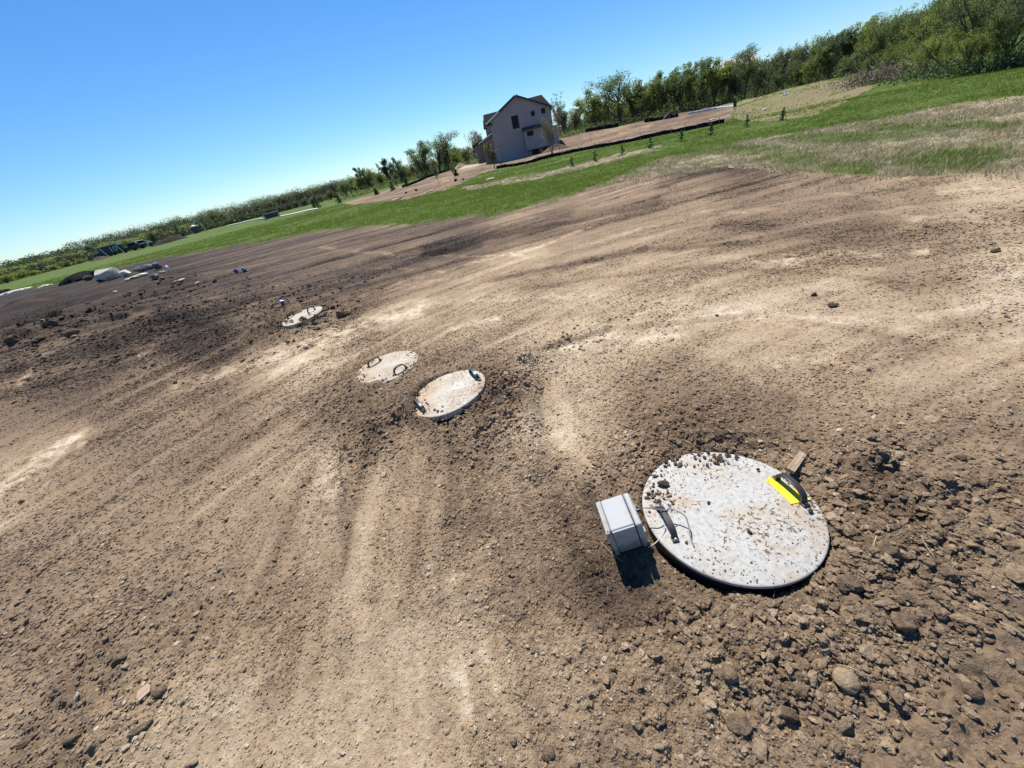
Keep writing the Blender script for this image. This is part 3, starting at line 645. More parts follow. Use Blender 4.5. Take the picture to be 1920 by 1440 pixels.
MB().tube(crv([P3(1246,984,.085), P3(1246,995,.075), P3(1240,1006,.07), P3(1228,1019,.068), P3(1216,1026,.05)]), .0021, 8).build('cable', mat('cable_white', (.5, .49, .46), .5), None, smooth=True, label='short pale cable curving along the lower left rim of the big white lid', cat='cable')
t = empty('cable_tie', P3(1255,958,.128), 0, 'black cable tie knotted round the grey cable where it crosses the handle', 'cable tie')
MB().tube([(-.012,0,-.012),(-.010,0,.012),(.006,.004,.016),(.014,0,.004),(.008,0,-.012)], .002, 6).build('loop', M_BLACK, t)
MB().tube([(.004,0,.014),(-.004,.01,.030),(-.016,.02,.038)], .0014, 6).build('tail', mat('tie_pale', (.5, .5, .5), .5), t, label='pale cut tail')

# ------------------------------------------------------------------ named stones, bricks, sticks on the near ground
def gst(px, py, dims, rz, tone, name, label, cat, **k):
    x, y, z = ground(px, py); return stone(x, y, z, dims, rz, tone, name, label, cat, **k)
gst(1582,1283, (.036,.032,.026), .6, .72, 'stone', 'smooth pale rounded cobble half buried below the big lid', 'stone', sub=5, planes=3, nz=.05, sink=.25, cut=(.8, .95))
gst(1367,1272, (.023,.023,.022), .2, .55, 'stone', 'egg-shaped brown stone left of the pale cobble', 'stone', sub=5, planes=3, nz=.05, sink=.2, cut=(.8, .95))
gst(1820,1300, (.022,.021,.018), .2, .5, 'stone', 'round brown stone near the right edge of the picture', 'stone', sub=5, planes=4, nz=.07, cut=(.75, .95))
gst(1385,1362, (.036,.026,.018), -.3, .5, 'stone', 'blocky grey-brown rock with a dark underside, below the egg-shaped stone', 'rock', sub=5, planes=12)
gst(1425,1405, (.030,.028,.017), .5, .68, 'stone', 'flat tan rock at the bottom edge, right of the blocky rock', 'rock', sub=5, planes=12)
gst(1478,1340, (.021,.024,.019), .9, .42, 'stone', 'dark wedge-shaped rock below the pale cobble', 'rock', sub=5, planes=10)
gst(1545,1225, (.014,.014,.012), 0, .78, 'stone', 'small pale stone just above the pale cobble', 'stone', sub=4, planes=9)
gst(1030,1415, (.020,.019,.015), 0, .5, 'stone', 'rough brown lump at the bottom edge', 'soil lump', sub=5, planes=7, nz=.15)
gst(1080,1435, (.022,.014,.012), .4, .66, 'stone', 'grey-white broken stone cut by the bottom edge', 'stone', sub=5, planes=12)
gst(965,1393, (.014,.011,.009), -.4, .6, 'stone', 'small oval brown stone by the bottom edge, left of the rough lump', 'stone', sub=4, planes=5)
gst(806,862, (.014,.012,.012), 0, .4, 'stone', 'lone dark round clod in the middle of the smooth track', 'soil lump', sub=4)
gst(1748,788, (.042,.030,.010), .1, .75, 'stone', 'flat pinkish stone lying right of the big lid, far side', 'stone', sub=5, planes=10)
gst(1745,952, (.020,.016,.014), .3, .72, 'stone', 'pale angular stone right of the big lid', 'stone', sub=4, planes=10)
gst(1560,915, (.028,.020,.018), .3, .66, 'stone', 'tan angular stone just right of the yellow plate', 'stone', sub=5, planes=10)
gst(1355,822, (.050,.030,.022), .1, .3, 'stone', 'dark flat soil slab touching the far rim of the big lid', 'soil lump', sub=5, planes=9, nz=.15)
gst(1230,840, (.022,.016,.014), .5, .5, 'stone', 'brown clod above the left rim of the big lid', 'soil lump', sub=4, nz=.12)
gst(1900,1085, (.045,.030,.025), .3, .68, 'stone', 'pale pinkish rock cut by the right edge of the picture', 'rock', sub=5, planes=10)
gst(1665,1040, (.040,.030,.030), .1, .4, 'stone', 'big crumbly clod with a dark hollow right of the big lid', 'soil lump', sub=5, planes=9, nz=.16)
gst(1590,1100, (.038,.036,.024), .1, .48, 'stone', 'large rounded clod below the right rim of the big lid', 'soil lump', sub=5, planes=6, nz=.16)
gst(1690,1170, (.034,.030,.026), .8, .5, 'stone', 'large brown clod between the big lid and the right edge', 'soil lump', sub=5, planes=8, nz=.14)
gst(275,802, (.040,.022,.012), 0, .72, 'stone', 'pale flat stone on the rough dirt left of the track', 'stone', sub=4)
gst(305,1300, (.030,.022,.018), 0, .55, 'stone', 'broken crust of tan soil near the lower left', 'soil lump', sub=4)
gst(140,1388, (.034,.016,.014), .5, .5, 'stone', 'long brown clod at the lower left, left of the broken tile', 'soil lump', sub=5)
gst(270,1368, (.040,.018,.016), .55, .6, 'stone', 'long tan clod with a dark underside, below the broken tile', 'soil lump', sub=5)
gst(45,1390, (.034,.020,.016), .5, .5, 'stone', 'brown clod in the bottom left corner', 'soil lump', sub=5)
gst(110,1300, (.026,.022,.02), .3, .6, 'stone', 'knobbly tan clod above the long brown clods', 'soil lump', sub=5, nz=.15)
gst(235,1245, (.032,.014,.018), .7, .4, 'stone', 'dark-edged clod right of centre of the lower left corner', 'soil lump', sub=5)
gst(228,1313, (.014,.008,.006), .5, .5, 'pebble', 'smooth bluish-grey pebble left of the broken tile', 'pebble', sub=4, planes=3, m=mat('grey_pebble', (.26, .27, .30), .6))
gst(465,893, (.012,.010,.008), 0, .95, 'pebble', 'small white pebble on the smooth dirt left of the track', 'pebble', sub=3)
gst(112,958, (.012,.010,.008), 0, .95, 'pebble', 'small white pebble beside the pale wheel track at the left', 'pebble', sub=3)
gst(180,1065, (.018,.016,.010), .4, .72, 'stone', 'round pale stone in the rough dirt at the left', 'stone', sub=4)
gst(330,718, (.030,.022,.020), 0, .22, 'stone', 'dark double clod at the end of the long pale track', 'soil lump', sub=4)
gst(1560,575, (.045,.03,.02), 0, .3, 'stone', 'lone dark grey stone far out on the smooth dirt', 'stone', sub=4)
gst(640,590, (.10,.05,.045), .3, .42, 'stone', 'jagged soil slab right of the farthest lid', 'soil lump', sub=5, nz=.15)
gst(600,606, (.13,.06,.05), .25, .5, 'stone', 'long soil slab in front of the farthest lid', 'soil lump', sub=5, nz=.15)
gst(565,612, (.08,.05,.04), .25, .4, 'stone', 'dark clod under the near rim of the farthest lid', 'soil lump', sub=5, nz=.15)
gst(1525,555, (.03,.02,.015), .25, .25, 'stone', 'dark clod pair on the right-hand dirt', 'soil lump', sub=4, nz=.15)
gst(1868,470, (.05,.03,.02), .25, .25, 'stone', 'dark clod near the right edge, far side of the dirt', 'soil lump', sub=4, nz=.15)
for px, py, s, lab in [(96,612,.20,'broad angular soil block crowning the left heap'),(75,640,.15,'tilted tan soil block low on the left heap'),(140,628,.17,'dark undercut soil block on the left heap'),(30,640,.2,'large soil block at the left edge of the picture'),
        (155,605,.15,'light-topped soil block behind the left heap'),(60,608,.16,'small soil block behind the left heap, near the left edge')]:
    gst(px, py, (s, s * .7, s * .55), px * .1, .34, 'soil_block', lab, 'soil block', sub=5, nz=.16)
# broken tile
x, y, z = ground(275, 1300); M_TILE = mat('tile', (.42, .29, .20), .85); N = NT(M_TILE); N.l(N.ramp(N.noise(60, 6), [(.35, (.33, .22, .15)), (.65, (.48, .35, .25))]), N.b.inputs['Base Color'])
o = MB().prism([(-.022,-.020),(.016,-.024),(.026,-.004),(.021,.022),(-.012,.025),(-.024,.006)], 'z', .002, .011).box((-.023, -.002, .0112), (.022, .0015, .0118)).build('tile_fragment', M_TILE, None, bevel=.001, label='flat reddish-tan broken tile with a groove, lying in the lower left dirt', cat='tile')
o.location = (x, y, z + .006); o.rotation_euler = (R_(6), R_(-4), R_(50))
# wood offcut near lid
M_WOOD = mat('old_wood', (.3, .22, .14), .8); N = NT(M_WOOD); g = N.add('ShaderNodeTexCoord').outputs['Object']; mp = N.add('ShaderNodeMapping'); mp.inputs['Scale'].default_value = (120, 9, 60); N.l(g, mp.inputs[0])
N.l(N.ramp(N.noise(1, 5, .6, mp.outputs[0]), [(.35, (.20, .14, .085)), (.65, (.40, .30, .20))]), N.b.inputs['Base Color'])
A = Vector((*flat(1481,885,.07), .075)); B = Vector((*flat(1507,848,.07), .07)); d = B - A
o = MB().box((-.017, 0, -.008), (.017, d.length, .010)).build('wood_offcut', M_WOOD, None, bevel=.0015, label='short weathered wood offcut leaning at the far rim of the big lid', cat='wood offcut')
o.location = A; o.rotation_euler = (R_(-6), R_(8), math.atan2(d.y, d.x) - math.pi / 2)
A = Vector((*flat(1531,890,.05), .055)); B = Vector((*flat(1562,905,.05), .045)); d = B - A
o = MB().box((-.009, 0, -.004), (.009, d.length, .005)).build('wood_splinter', M_WOOD, None, bevel=.001, label='thin dark splinter of wood right of the wood offcut', cat='wood splinter')
o.location = A; o.rotation_euler = (0, R_(20), math.atan2(d.y, d.x) - math.pi / 2)
M_STRAW = mat('straw', (.40, .32, .19), .85)
def stick(P, rad, lab, m=M_STRAW, name='stick'):
    pts = []
    for px, py in P:
        x, y, z = ground(px, py); pts.append((x, y, z + .012 + rad))
    pts = crv(pts, 5); MB().tube(pts, [rad * (1 - .4 * i / len(pts)) for i in range(len(pts))], 6).build(name, m, None, smooth=True, label=lab, cat='stick' if name == 'stick' else 'straw')
stick([(1722,1012),(1733,1030),(1748,1055)], .0016, 'long pale straw stem lying right of the big lid', name='straw_stem')
stick([(1640,1012),(1632,1035)], .002, 'short flat straw blade close to the right rim of the big lid', name='straw_stem')
stick([(905,820),(925,812),(938,803)], .0028, 'pale forked twig on the reddish dirt below the muddy lid')
stick([(1135,688),(1150,692),(1163,703)], .003, 'bent pale twig beyond the big lid')
stick([(962,1295),(985,1310)], .0014, 'thin straw stem left of the lid heap, lower middle', name='straw_stem')
stick([(1128,1022),(1145,1040),(1170,1062)], .0014, 'thin root curling at the foot of the grey enclosure')
stick([(738,1305),(740,1340)], .001, 'thin upright-looking straw stem in the lower middle', name='straw_stem')
stick([(1572,1250),(1600,1268),(1620,1283)], .0014, 'dry stem passing over the pale cobble')
def straw_bits():
    n = 800; X, Y, D = clod_field(n, .5, 5); Z = zbase(X, Y); tone, rough, g, s, u, v = fields(X, Y, Z)
    k = lidmask(X, Y) > .5; mb = MB(); r_ = random.Random(3)
    for x, y, z, d in zip(X[k], Y[k], Z[k], D[k]):
        a = r_.uniform(0, 6.28); L = r_.uniform(.005, .022); wd = max(.0006, .00045 * d) * r_.uniform(.6, 1.1); b = r_.uniform(-.15, .15); zz = z + .006 + r_.random() * .006
        p = [Vector((x, y, zz)), Vector((x + L * math.cos(a), y + L * math.sin(a), zz + r_.uniform(0, .005))), Vector((x + 2 * L * math.cos(a + b), y + 2 * L * math.sin(a + b), zz))]
        mb.tube(p, wd, 3)
    mb.build('straw_bits', M_STRAW, kind='stuff', label='fine broken straw scattered on the near dirt')
straw_bits()

# ------------------------------------------------------------------ vegetation: foliage materials
def leafmat(name, c1, c2, c3, trans=.52):
    m = mat(name, rough=.7, spec=.25); N = NT(m)
    r = N.attr('tint'); oi = N.add('ShaderNodeObjectInfo').outputs['Random']
    f = N.math('ADD', N.math('MULTIPLY', r, .8), N.math('MULTIPLY', oi, .22))
    c = N.ramp(f, [(0, c1), (.5, c2), (1, c3)]); N.l(c, N.b.inputs['Base Color'])
    tr = N.add('ShaderNodeBsdfTranslucent'); N.l(c, tr.inputs[0]); mx = N.add('ShaderNodeMixShader'); mx.inputs[0].default_value = trans
    N.l(N.b.outputs[0], mx.inputs[1]); N.l(tr.outputs[0], mx.inputs[2]); N.l(mx.outputs[0], N.n['Material Output'].inputs[0]); return m
ML = {'green': leafmat('leaf_green', (0.084, 0.132, 0.041), (0.156, 0.214, 0.065), (0.258, 0.3, 0.102)),
      'yellow': leafmat('leaf_yellow', (0.15, 0.21, 0.043), (0.258, 0.318, 0.066), (0.396, 0.432, 0.108)),
      'olive': leafmat('leaf_olive', (0.119, 0.124, 0.056), (0.18, 0.188, 0.084), (0.264, 0.257, 0.124)),
      'dark': leafmat('leaf_dark', (0.033, 0.063, 0.027), (0.053, 0.091, 0.036), (0.09, 0.133, 0.045), .15),
      'grey': leafmat('leaf_grey', (.14, .12, .09), (.20, .18, .13), (.26, .25, .16)),
      'wood': leafmat('leaf_wood', (.040, .062, .026), (.075, .100, .042), (.13, .15, .065), .3),
      'brush': leafmat('brush_brown', (.12, .095, .07), (.20, .165, .12), (.30, .26, .19), .1)}
M_BARK = mat('bark', (.085, .070, .055), .9); M_BARKG = mat('bark_grey', (.20, .18, .155), .9)
def quads(P, S, rs_, up=.3):
    n = len(P); a = rs_.normal(size=(n, 3)); a /= np.linalg.norm(a, axis=1)[:, None]; b = rs_.normal(size=(n, 3)); b[:, 2] *= (1 - up)
    b -= (a * b).sum(1)[:, None] * a; b /= np.linalg.norm(b, axis=1)[:, None]; s = S[:, None]
    V = np.stack([P - a * s * .5, P + b * s * .34, P + a * s * .6, P - b * s * .3], 1).reshape(-1, 3)
    return V, np.arange(4 * n).reshape(n, 4)
TREES = {}
def tree_proto(kind, seed, leaves=3400, lsize=.026):
    """unit-height tree: MB trunk, crown vertices"""
    r = random.Random(seed); q = np.random.default_rng(seed); mb = MB(); tips = []
    def grow(p, d, L, rad, lvl, maxl):
        pts = [p]; n = 4; dd = d.copy()
        for i in range(n):
            dd = (dd + Vector((r.gauss(0, .10), r.gauss(0, .10), .06 if kind != 'spread' else .02))).normalized(); pts.append(pts[-1] + dd * L / n)
        mb.tube(pts, [rad * (1 - .55 * i / n) for i in range(n + 1)], 6 if lvl < 2 else 4)
        if lvl >= 1: tips.extend([(x, L) for x in pts[2:]])
        if lvl < maxl:
            k = r.randint(2, 4) if lvl else KF
            for j in range(k):
                t = r.uniform(.45, 1) if lvl else (.35 + .65 * (j + .5) / k); b = pts[min(n, int(t * n))]
                ang = r.uniform(0, 6.28); sp = SPR * r.uniform(.6, 1.3) * (1.0 if lvl else .8)
                nd = (dd + Vector((math.cos(ang) * sp, math.sin(ang) * sp, r.uniform(-.05, .25)))).normalized()
                grow(b, nd, L * r.uniform(.5, .75), rad * .5, lvl + 1, maxl)
    KF, SPR, base, L0 = {'vase': (6, .55, .0, .62), 'spread': (7, .95, 0, .48), 'tall': (9, .42, 0, .80), 'bush': (9, .75, 0, .55), 'sparse': (8, .5, 0, .68), 'sapling': (10, .32, 0, .85)}[kind]
    nst = {'bush': 3, 'vase': 2, 'spread': 1, 'tall': 1, 'sparse': 2, 'sapling': 1}[kind]
    for i in range(nst):
        d = Vector((r.gauss(0, .16) if nst > 1 else r.gauss(0, .05), r.gauss(0, .12), 1)).normalized()
        grow(Vector((r.gauss(0, .03) * (nst > 1), 0, -.02)), d, L0 * r.uniform(.85, 1), .018 if kind != 'sapling' else .007, 0, 2 if kind in ('sapling',) else 3)
    T = np.array([t[0][:] for t in tips]); top = T[:, 2].max()
    lo = {'vase': .28, 'spread': .22, 'tall': .16, 'bush': .02, 'sparse': .3, 'sapling': .2}[kind]
    T = T[T[:, 2] > lo * top]
    # clumps gathered on the branch tips, a few gaps left bare
    m = max(20, min(len(T), 150)); C_ = T[q.choice(len(T), m, replace=False)]; rad = q.uniform(.035, .095, m) * {'sparse': .8, 'sapling': .55, 'bush': 1.15}.get(kind, 1)
    if kind == 'bush':
        extra = q.normal(size=(60, 3)) * np.array([.20, .20, .17]) + np.array([0, 0, .30]); extra = extra[extra[:, 2] > .03]; C_ = np.vstack([C_, extra]); rad = np.append(rad, q.uniform(.05, .10, len(extra)))
    if kind in ('vase', 'tall'):
        extra = q.normal(size=(14, 3)) * np.array([.12, .12, .06]) + np.array([0, 0, .14]); extra = extra[extra[:, 2] > .02]; C_ = np.vstack([C_, extra]); rad = np.append(rad, q.uniform(.03, .06, len(extra)))
    w_ = rad ** 2; idx = q.choice(len(C_), leaves, p=w_ / w_.sum()); o_ = q.normal(size=(leaves, 3)); o_ /= np.linalg.norm(o_, axis=1)[:, None]
    P = C_[idx] + o_ * (rad[idx] * q.uniform(.25, 1.0, leaves) ** .5)[:, None] * np.array([1, 1, .8]); P[:, 2] = np.maximum(P[:, 2], .01)
    P /= top * 1.03
    S = q.uniform(.6, 1.3, leaves) * lsize; V, Fq = quads(P, S, q)
    tint = np.clip(.5 + .28 * q.normal(size=len(C_))[idx] + .16 * q.normal(size=leaves), 0, 1)
    mb.v = [tuple(c / (top * 1.03) for c in v) for v in mb.v]
    return mb, V, Fq, np.repeat(tint, 4)
def get_proto(kind, seed, leaf, leaves=3400, lsize=.026, bark=None):
    key = (kind, seed, leaf, leaves)
    if key not in TREES:
        mb, V, Fq, tint = tree_proto(kind, seed, leaves, lsize)
        me = bpy.data.meshes.new('trunk'); me.from_pydata(mb.v, [], mb.f); me.materials.append(bark or M_BARK)
        co = mesh_np('crown', V, Fq, ML[leaf], False, {'tint': tint}); cm = co.data; bpy.data.objects.remove(co)
        TREES[key] = (me, cm)
    return TREES[key]
TN = [0]
def tree(px, py, D, kind, leaf, label, group=None, wid=1.0, leaves=4400, lsize=.026, seed=None, name='tree', cat='tree', base=None, bark=None, lean=0):
    """px,py: where the tip of the tree shows; D: its distance"""
    a, t = azel(px, py); x, y = D * math.sin(a), D * math.cos(a); zb = z0(x, y) if base is None else base
    wid = wid * (1.3 if kind in ('vase', 'tall', 'spread') and D > 80 else 1); H = CAMH + t * D - zb; TN[0] += 1; rr = random.Random(TN[0] * 7 + 1)
    tm, cm = get_proto(kind, seed if seed is not None else TN[0] % 3 + 1, leaf, leaves, lsize, bark)
    o = empty(name, (x, y, zb - .05), rr.uniform(0, 6.28), label, cat, group); o.scale = (H * wid, H * wid, H); o.rotation_euler[1] = lean
    for n, me in (('trunk', tm), ('crown', cm)):
        c = bpy.data.objects.new(n, me); COL.objects.link(c); c.parent = o
    return o
# row between the house and the mound
ROW = 'slender trees in the row right of the house'
LR = 'slender green tree in the row between the house and the bare mound'
for i, px in enumerate(range(1085, 1500, 13)):
    py = 205 - (px - 1060) * .285 + [0, 10, -6, 5, 14, -3, 8][i % 7]
    tree(px, py, 108 + (i * 5) % 9, ['vase', 'tall', 'bush', 'tall'][i % 4], ['green', 'yellow', 'green', 'olive', 'green'][i % 5], 'half-hidden tree of the second rank behind the row right of the house', 'second rank of trees right of the house', .95)
for i, px in enumerate(range(1510, 1800, 16)):
    py = 74 - (px - 1510) * .33 + [0, 8, -5, 6, 12][i % 5]
    tree(px, py, 98 + (i * 5) % 9, ['bush', 'tall', 'bush', 'vase'][i % 4], ['green', 'green', 'yellow', 'olive', 'dark'][i % 5], 'half-hidden tree deep in the forest behind the mound and the forest edge', 'deep forest trees on the right', .9)
tree(1052,186,104,'bush','green','low leafy tree directly behind the right corner of the house',None,1.0)
tree(1075,200,102,'bush','green','rounded leafy tree just right of the house, below the forked yellowish tree',None,.9)
tree(1106,163,101,'vase','yellow','yellow-green tree with an open forked crown, right of the house',None,1.05)
tree(1157,130,100,'spread','green','broad dark round-crowned tree with a thick trunk, near the house',None,1.05,leaves=5200,lsize=.022,seed=11)
tree(1130,178,104,'vase','green','thin many-stemmed tree left of the broad round-crowned tree',None,.8)
tree(1186,160,103,'tall','green','feathery narrow tree just right of the broad round-crowned tree',None,.9)
for px, py, D, wd, lf, kd in [(1203,138,101,.85,'green','tall'),(1222,136,104,.9,'yellow','vase'),(1240,128,100,.9,'green','vase'),(1256,124,103,.85,'yellow','tall'),(1278,116,99,.85,'green','vase'),
        (1296,112,101,.8,'yellow','tall'),(1213,165,98,.8,'green','vase'),(1263,160,98,.8,'green','tall'),(1230,170,106,1,'green','bush'),(1290,150,104,1,'green','bush')]:
    tree(px, py, D, kd, lf, LR, ROW, wd)
tree(1325,102,98,'tall','green','tall tree with a thin ragged top midway along the row right of the house',None,.8)
tree(1346,104,97,'vase','yellow','dense many-stemmed tree left of the tallest leaning tree of the row',None,1.0,leaves=4200)
tree(1363,108,99,'tall','green','dark narrow tree against the left of the tallest leaning tree',None,.9)
tree(1404,84,95,'spread','green','tallest tree of the row, its crown leaning over a bare trunk',None,.85,leaves=5000,lsize=.022,seed=12)
tree(1384,120,100,'bush','dark','dark filler tree behind the trunk of the tallest tree',None,.9)
tree(1424,112,92,'bush','green','cone-shaped green tree right of the tallest tree of the row',None,.75)
tree(1440,104,96,'sparse','grey','thin grey-twigged tree behind the cone-shaped tree',None,.6,leaves=1500,lsize=.018)
tree(1462,135,90,'tall','green','short green tree in the dark gap right of the cone-shaped tree',None,1.0)
tree(1483,70,93,'sparse','grey','pair-stemmed tree with almost bare pale twigs rising above the row',None,.6,leaves=1900,lsize=.016)
tree(1512,68,92,'sparse','olive','sparse olive tree rising right of the bare-twigged one',None,.7,leaves=2400,lsize=.018)
tree(1500,110,88,'bush','green','rounded green tree below the two sparse tall trees',None,1.0)
tree(1528,98,84,'bush','yellow','light green bushy tree at the top of the bare mound',None,1.0)
tree(1545,80,84,'tall','green','tree with upright green crown behind the mound',None,1.0)
tree(1572,52,86,'bush','dark','dark green tree with ragged top right of the mound',None,.9,leaves=4500)
tree(1600,46,86,'tall','dark','dark tree with bluish shadowed foliage, left of the big round ones',None,.9,leaves=4500)
tree(1590,100,76,'bush','green','bushy green tree standing just behind the right end of the mound',None,1.1)
tree(1618,130,66,'bush','yellow','small bright yellow-green shrub at the foot of the forest edge',None,1.2)
tree(1640,95,68,'bush','olive','brownish olive shrubby tree above the grey brush',None,1.1)
NEARK = dict(leaves=9000, lsize=.017)
tree(1655,22,74,'bush','yellow','big round light green tree, first of the tall forest-edge trees',None,.8,seed=21,**NEARK)
tree(1690,14,72,'vase','green','tall rounded tree second in the forest edge from the left',None,.9,seed=22,**NEARK)
tree(1676,75,62,'bush','yellow','smaller layered green tree in front of the first big round one',None,1.0,seed=21,**NEARK)
tree(1728,2,70,'bush','green','tall tree whose top just reaches the upper edge of the picture',None,.85,seed=23,**NEARK)
tree(1712,95,58,'bush','yellow','drooping yellow-green shrub beside the grey brush',None,1.0,seed=22,**NEARK)
tree(1765,-22,60,'bush','yellow','broad bright green forest-edge tree, third from the right edge',None,.8,seed=21,**NEARK)
tree(1752,55,54,'bush','yellow','low branching tree with bright leaves sweeping to the grass',None,1.0,seed=23,**NEARK)
tree(1815,-60,56,'bush','green','big dark-hearted tree second from the right edge',None,.75,seed=22,**NEARK)
tree(1842,-55,66,'tall','dark','dark tree filling the gap behind the two rightmost trees',None,1.1,seed=24,**NEARK)
tree(1800,30,51,'bush','yellow','low leafy tree at the grass edge under the second tree from the right',None,1.1,seed=21,**NEARK)
tree(1895,-95,50,'bush','green','rightmost large tree with heavy leaf clusters hanging to the grass',None,.75,seed=21,**NEARK)
tree(1925,-40,47,'bush','green','leafy tree cut by the right edge of the picture',None,.9,seed=23,**NEARK)
tree(1870,25,46,'bush','yellow','low clump of bright leaves under the rightmost large tree',None,1.1,seed=22,**NEARK)
tree(1965,-90,50,'bush','green','large tree mostly outside the right edge of the picture',None,1,seed=23,**NEARK)
tree(1625,40,95,'bush','dark','dark rounded crown filling in behind the first tall forest-edge tree',None,1,leaves=4500)
tree(1715,25,85,'bush','dark','dark crown deep between the tall forest-edge trees',None,1.1,leaves=4500)
# left of the house
tree(882,240,104,'sparse','grey','pale budding tree with bare branches behind the garage',None,.95,leaves=2300,lsize=.020)
tree(897,236,108,'sparse','olive','pinkish-olive budding tree rising behind the garage roof',None,.85,leaves=2600,lsize=.020)
tree(870,272,104,'bush','green','round green bush-like tree left of the garage',None,1.3)
tree(852,275,102,'bush','yellow','light green bushy tree between the garage and the big open tree',None,1.2)
tree(836,282,103,'bush','green','green bushy tree right beside the big open tree',None,1.2)
tree(806,253,98,'spread','green','big dark open-crowned tree left of the house, widest on that side',None,1.35,leaves=4600,lsize=.022,seed=11)
tree(778,264,100,'vase','green','left half of the big double tree left of the house',None,1.2,leaves=4200)
tree(826,268,100,'vase','green','dark tree closing the right side of the big double tree',None,.8)
tree(762,285,106,'sparse','grey','bare dead tree with thin twigs left of the big double tree',None,.45,leaves=250,lsize=.014)
tree(738,292,102,'vase','dark','small dark tree with lopsided tufted crown left of the dead tree',None,.7)
tree(750,305,100,'bush','green','low green tree below the lopsided dark one',None,1.2)
tree(718,294,104,'tall','dark','dark pointed tree top rising above the left tree line',None,.8)
tree(724,290,107,'sparse','grey','dead grey spike of twigs beside the dark pointed tree',None,.4,leaves=200,lsize=.014)
tree(704,318,105,'bush','green','round green tree under the dark pointed one',None,1.25)
tree(683,312,112,'bush','green','dark green tree with two humps in the left tree line',None,1.2)
tree(672,310,114,'tall','dark','dark upright tree in the left tree line',None,.95)
tree(655,325,118,'bush','green','broad dark tree ending the nearer part of the left tree line',None,1.3)
tree(638,338,124,'bush','green','rounded tree above the dark cone-shaped shrub',None,1.5)
for px, py, D in [(620,338,140),(604,343,146),(588,348,150),(572,353,154),(556,356,150),(540,360,158),(524,364,150),(508,369,160),(492,374,158),(476,380,162),(460,386,165),(445,391,160),(430,397,165),(597,362,128),(566,372,130),(535,380,135),(612,355,128),(500,390,135),(470,398,140),(582,367,132),(550,376,134),(518,386,134)]:
    tree(px, py, D, 'bush', 'wood' if px % 3 else 'olive', 'rounded green tree in the long even tree line far left of the house', 'trees of the long even tree line', 1.9, leaves=2200, lsize=.035)
tree(394,393,150,'spread','olive','tall olive tree with a round crown standing left of the long even tree line',None,1.2)
tree(410,398,148,'vase','green','green tree leaning against the tall olive one, far left',None,1.2)
tree(366,404,152,'sparse','grey','bare grey tree above the small white-topped shed',None,1.1,leaves=900)
tree(318,412,150,'sparse','grey','taller of two bare whitish trees on the far left',None,1.2,leaves=700,lsize=.018)
tree(290,414,150,'sparse','grey','left one of two bare whitish trees on the far left',None,1.2,leaves=700,lsize=.018)
tree(270,430,125,'bush','dark','dark round evergreen behind the white pickup',None,1.1,leaves=3400)
tree(161,459,150,'tall','dark','pair of dark pointed conifers beside the black trailer',None,1.0)
for px, py, D in [(340,420,165),(325,430,150),(305,436,150),(285,430,165),(250,442,155),(235,445,150),(222,447,160),(205,450,155),(190,455,160),(172,464,150),(145,470,160),(130,472,165),(112,476,160),(95,480,165),(350,425,150),(375,420,158),(80,484,160),(60,490,160),(40,494,165),(20,498,160),(0,502,160),(-25,508,160),(120,487,135),(60,505,130),(95,495,130),(25,508,130),(145,484,128),(0,515,125),(425,408,155),(356,417,160)]:
    tree(px, py, D, 'bush', 'yellow' if px % 5 == 0 else ('olive' if px % 4 == 0 else 'wood'), 'low green tree or shrub in the far left scrub beyond the grass', 'scrub trees far left', 2.6, leaves=2600, lsize=.04)
# far-off woods as one mass
def woods():
    q = np.random.default_rng(5); P = []; S = []
    def band(a0, a1, D0, D1, n, h0, h1):
        a = np.radians(q.uniform(a0, a1, n)); D = q.uniform(D0, D1, n)
        for aa, dd in zip(a, D):
            h = q.uniform(h0, h1); m = int(110 if dd > 180 else 150); sz_ = 1.0 if dd > 180 else .62; o_ = q.normal(size=(m, 3)); o_ /= np.linalg.norm(o_, axis=1)[:, None]; o_ = o_ * (q.uniform(.3, 1, m) ** .4)[:, None] * np.array([h * .42, h * .42, h * .46]) * q.uniform(.8, 1.2) + np.array([0, 0, h * .5])
            o_[:, 2] = np.clip(o_[:, 2], .3, h); P.append(o_ + np.array([dd * math.sin(aa), dd * math.cos(aa), .2 if aa > 0 else -.4])); S.append(q.uniform(.3, .62, m) * sz_)
    band(-52, -14, 230, 300, 520, 4.5, 6.2); band(-42, -14, 330, 420, 500, 8, 10.5); band(-62, -44, 200, 260, 200, 4, 5)
    band(-14, 20, 118, 170, 420, 2.6, 4.6); band(8, 36, 112, 165, 420, 2.8, 4.6); band(36, 62, 112, 165, 420, 4, 6.5); band(36, 64, 105, 140, 260, 5, 7); band(34, 50, 88, 112, 130, 3, 5.0)
    P = np.vstack(P); S = np.concatenate(S); V, Fq = quads(P, S, q); t = np.clip(.4 + .25 * q.normal(size=len(P)), 0, 1)
    mesh_np('woods', V, Fq, ML['wood'], False, {'tint': np.repeat(t, 4)}, kind='stuff', label='far woodland closing the horizon behind the separate trees')
woods()
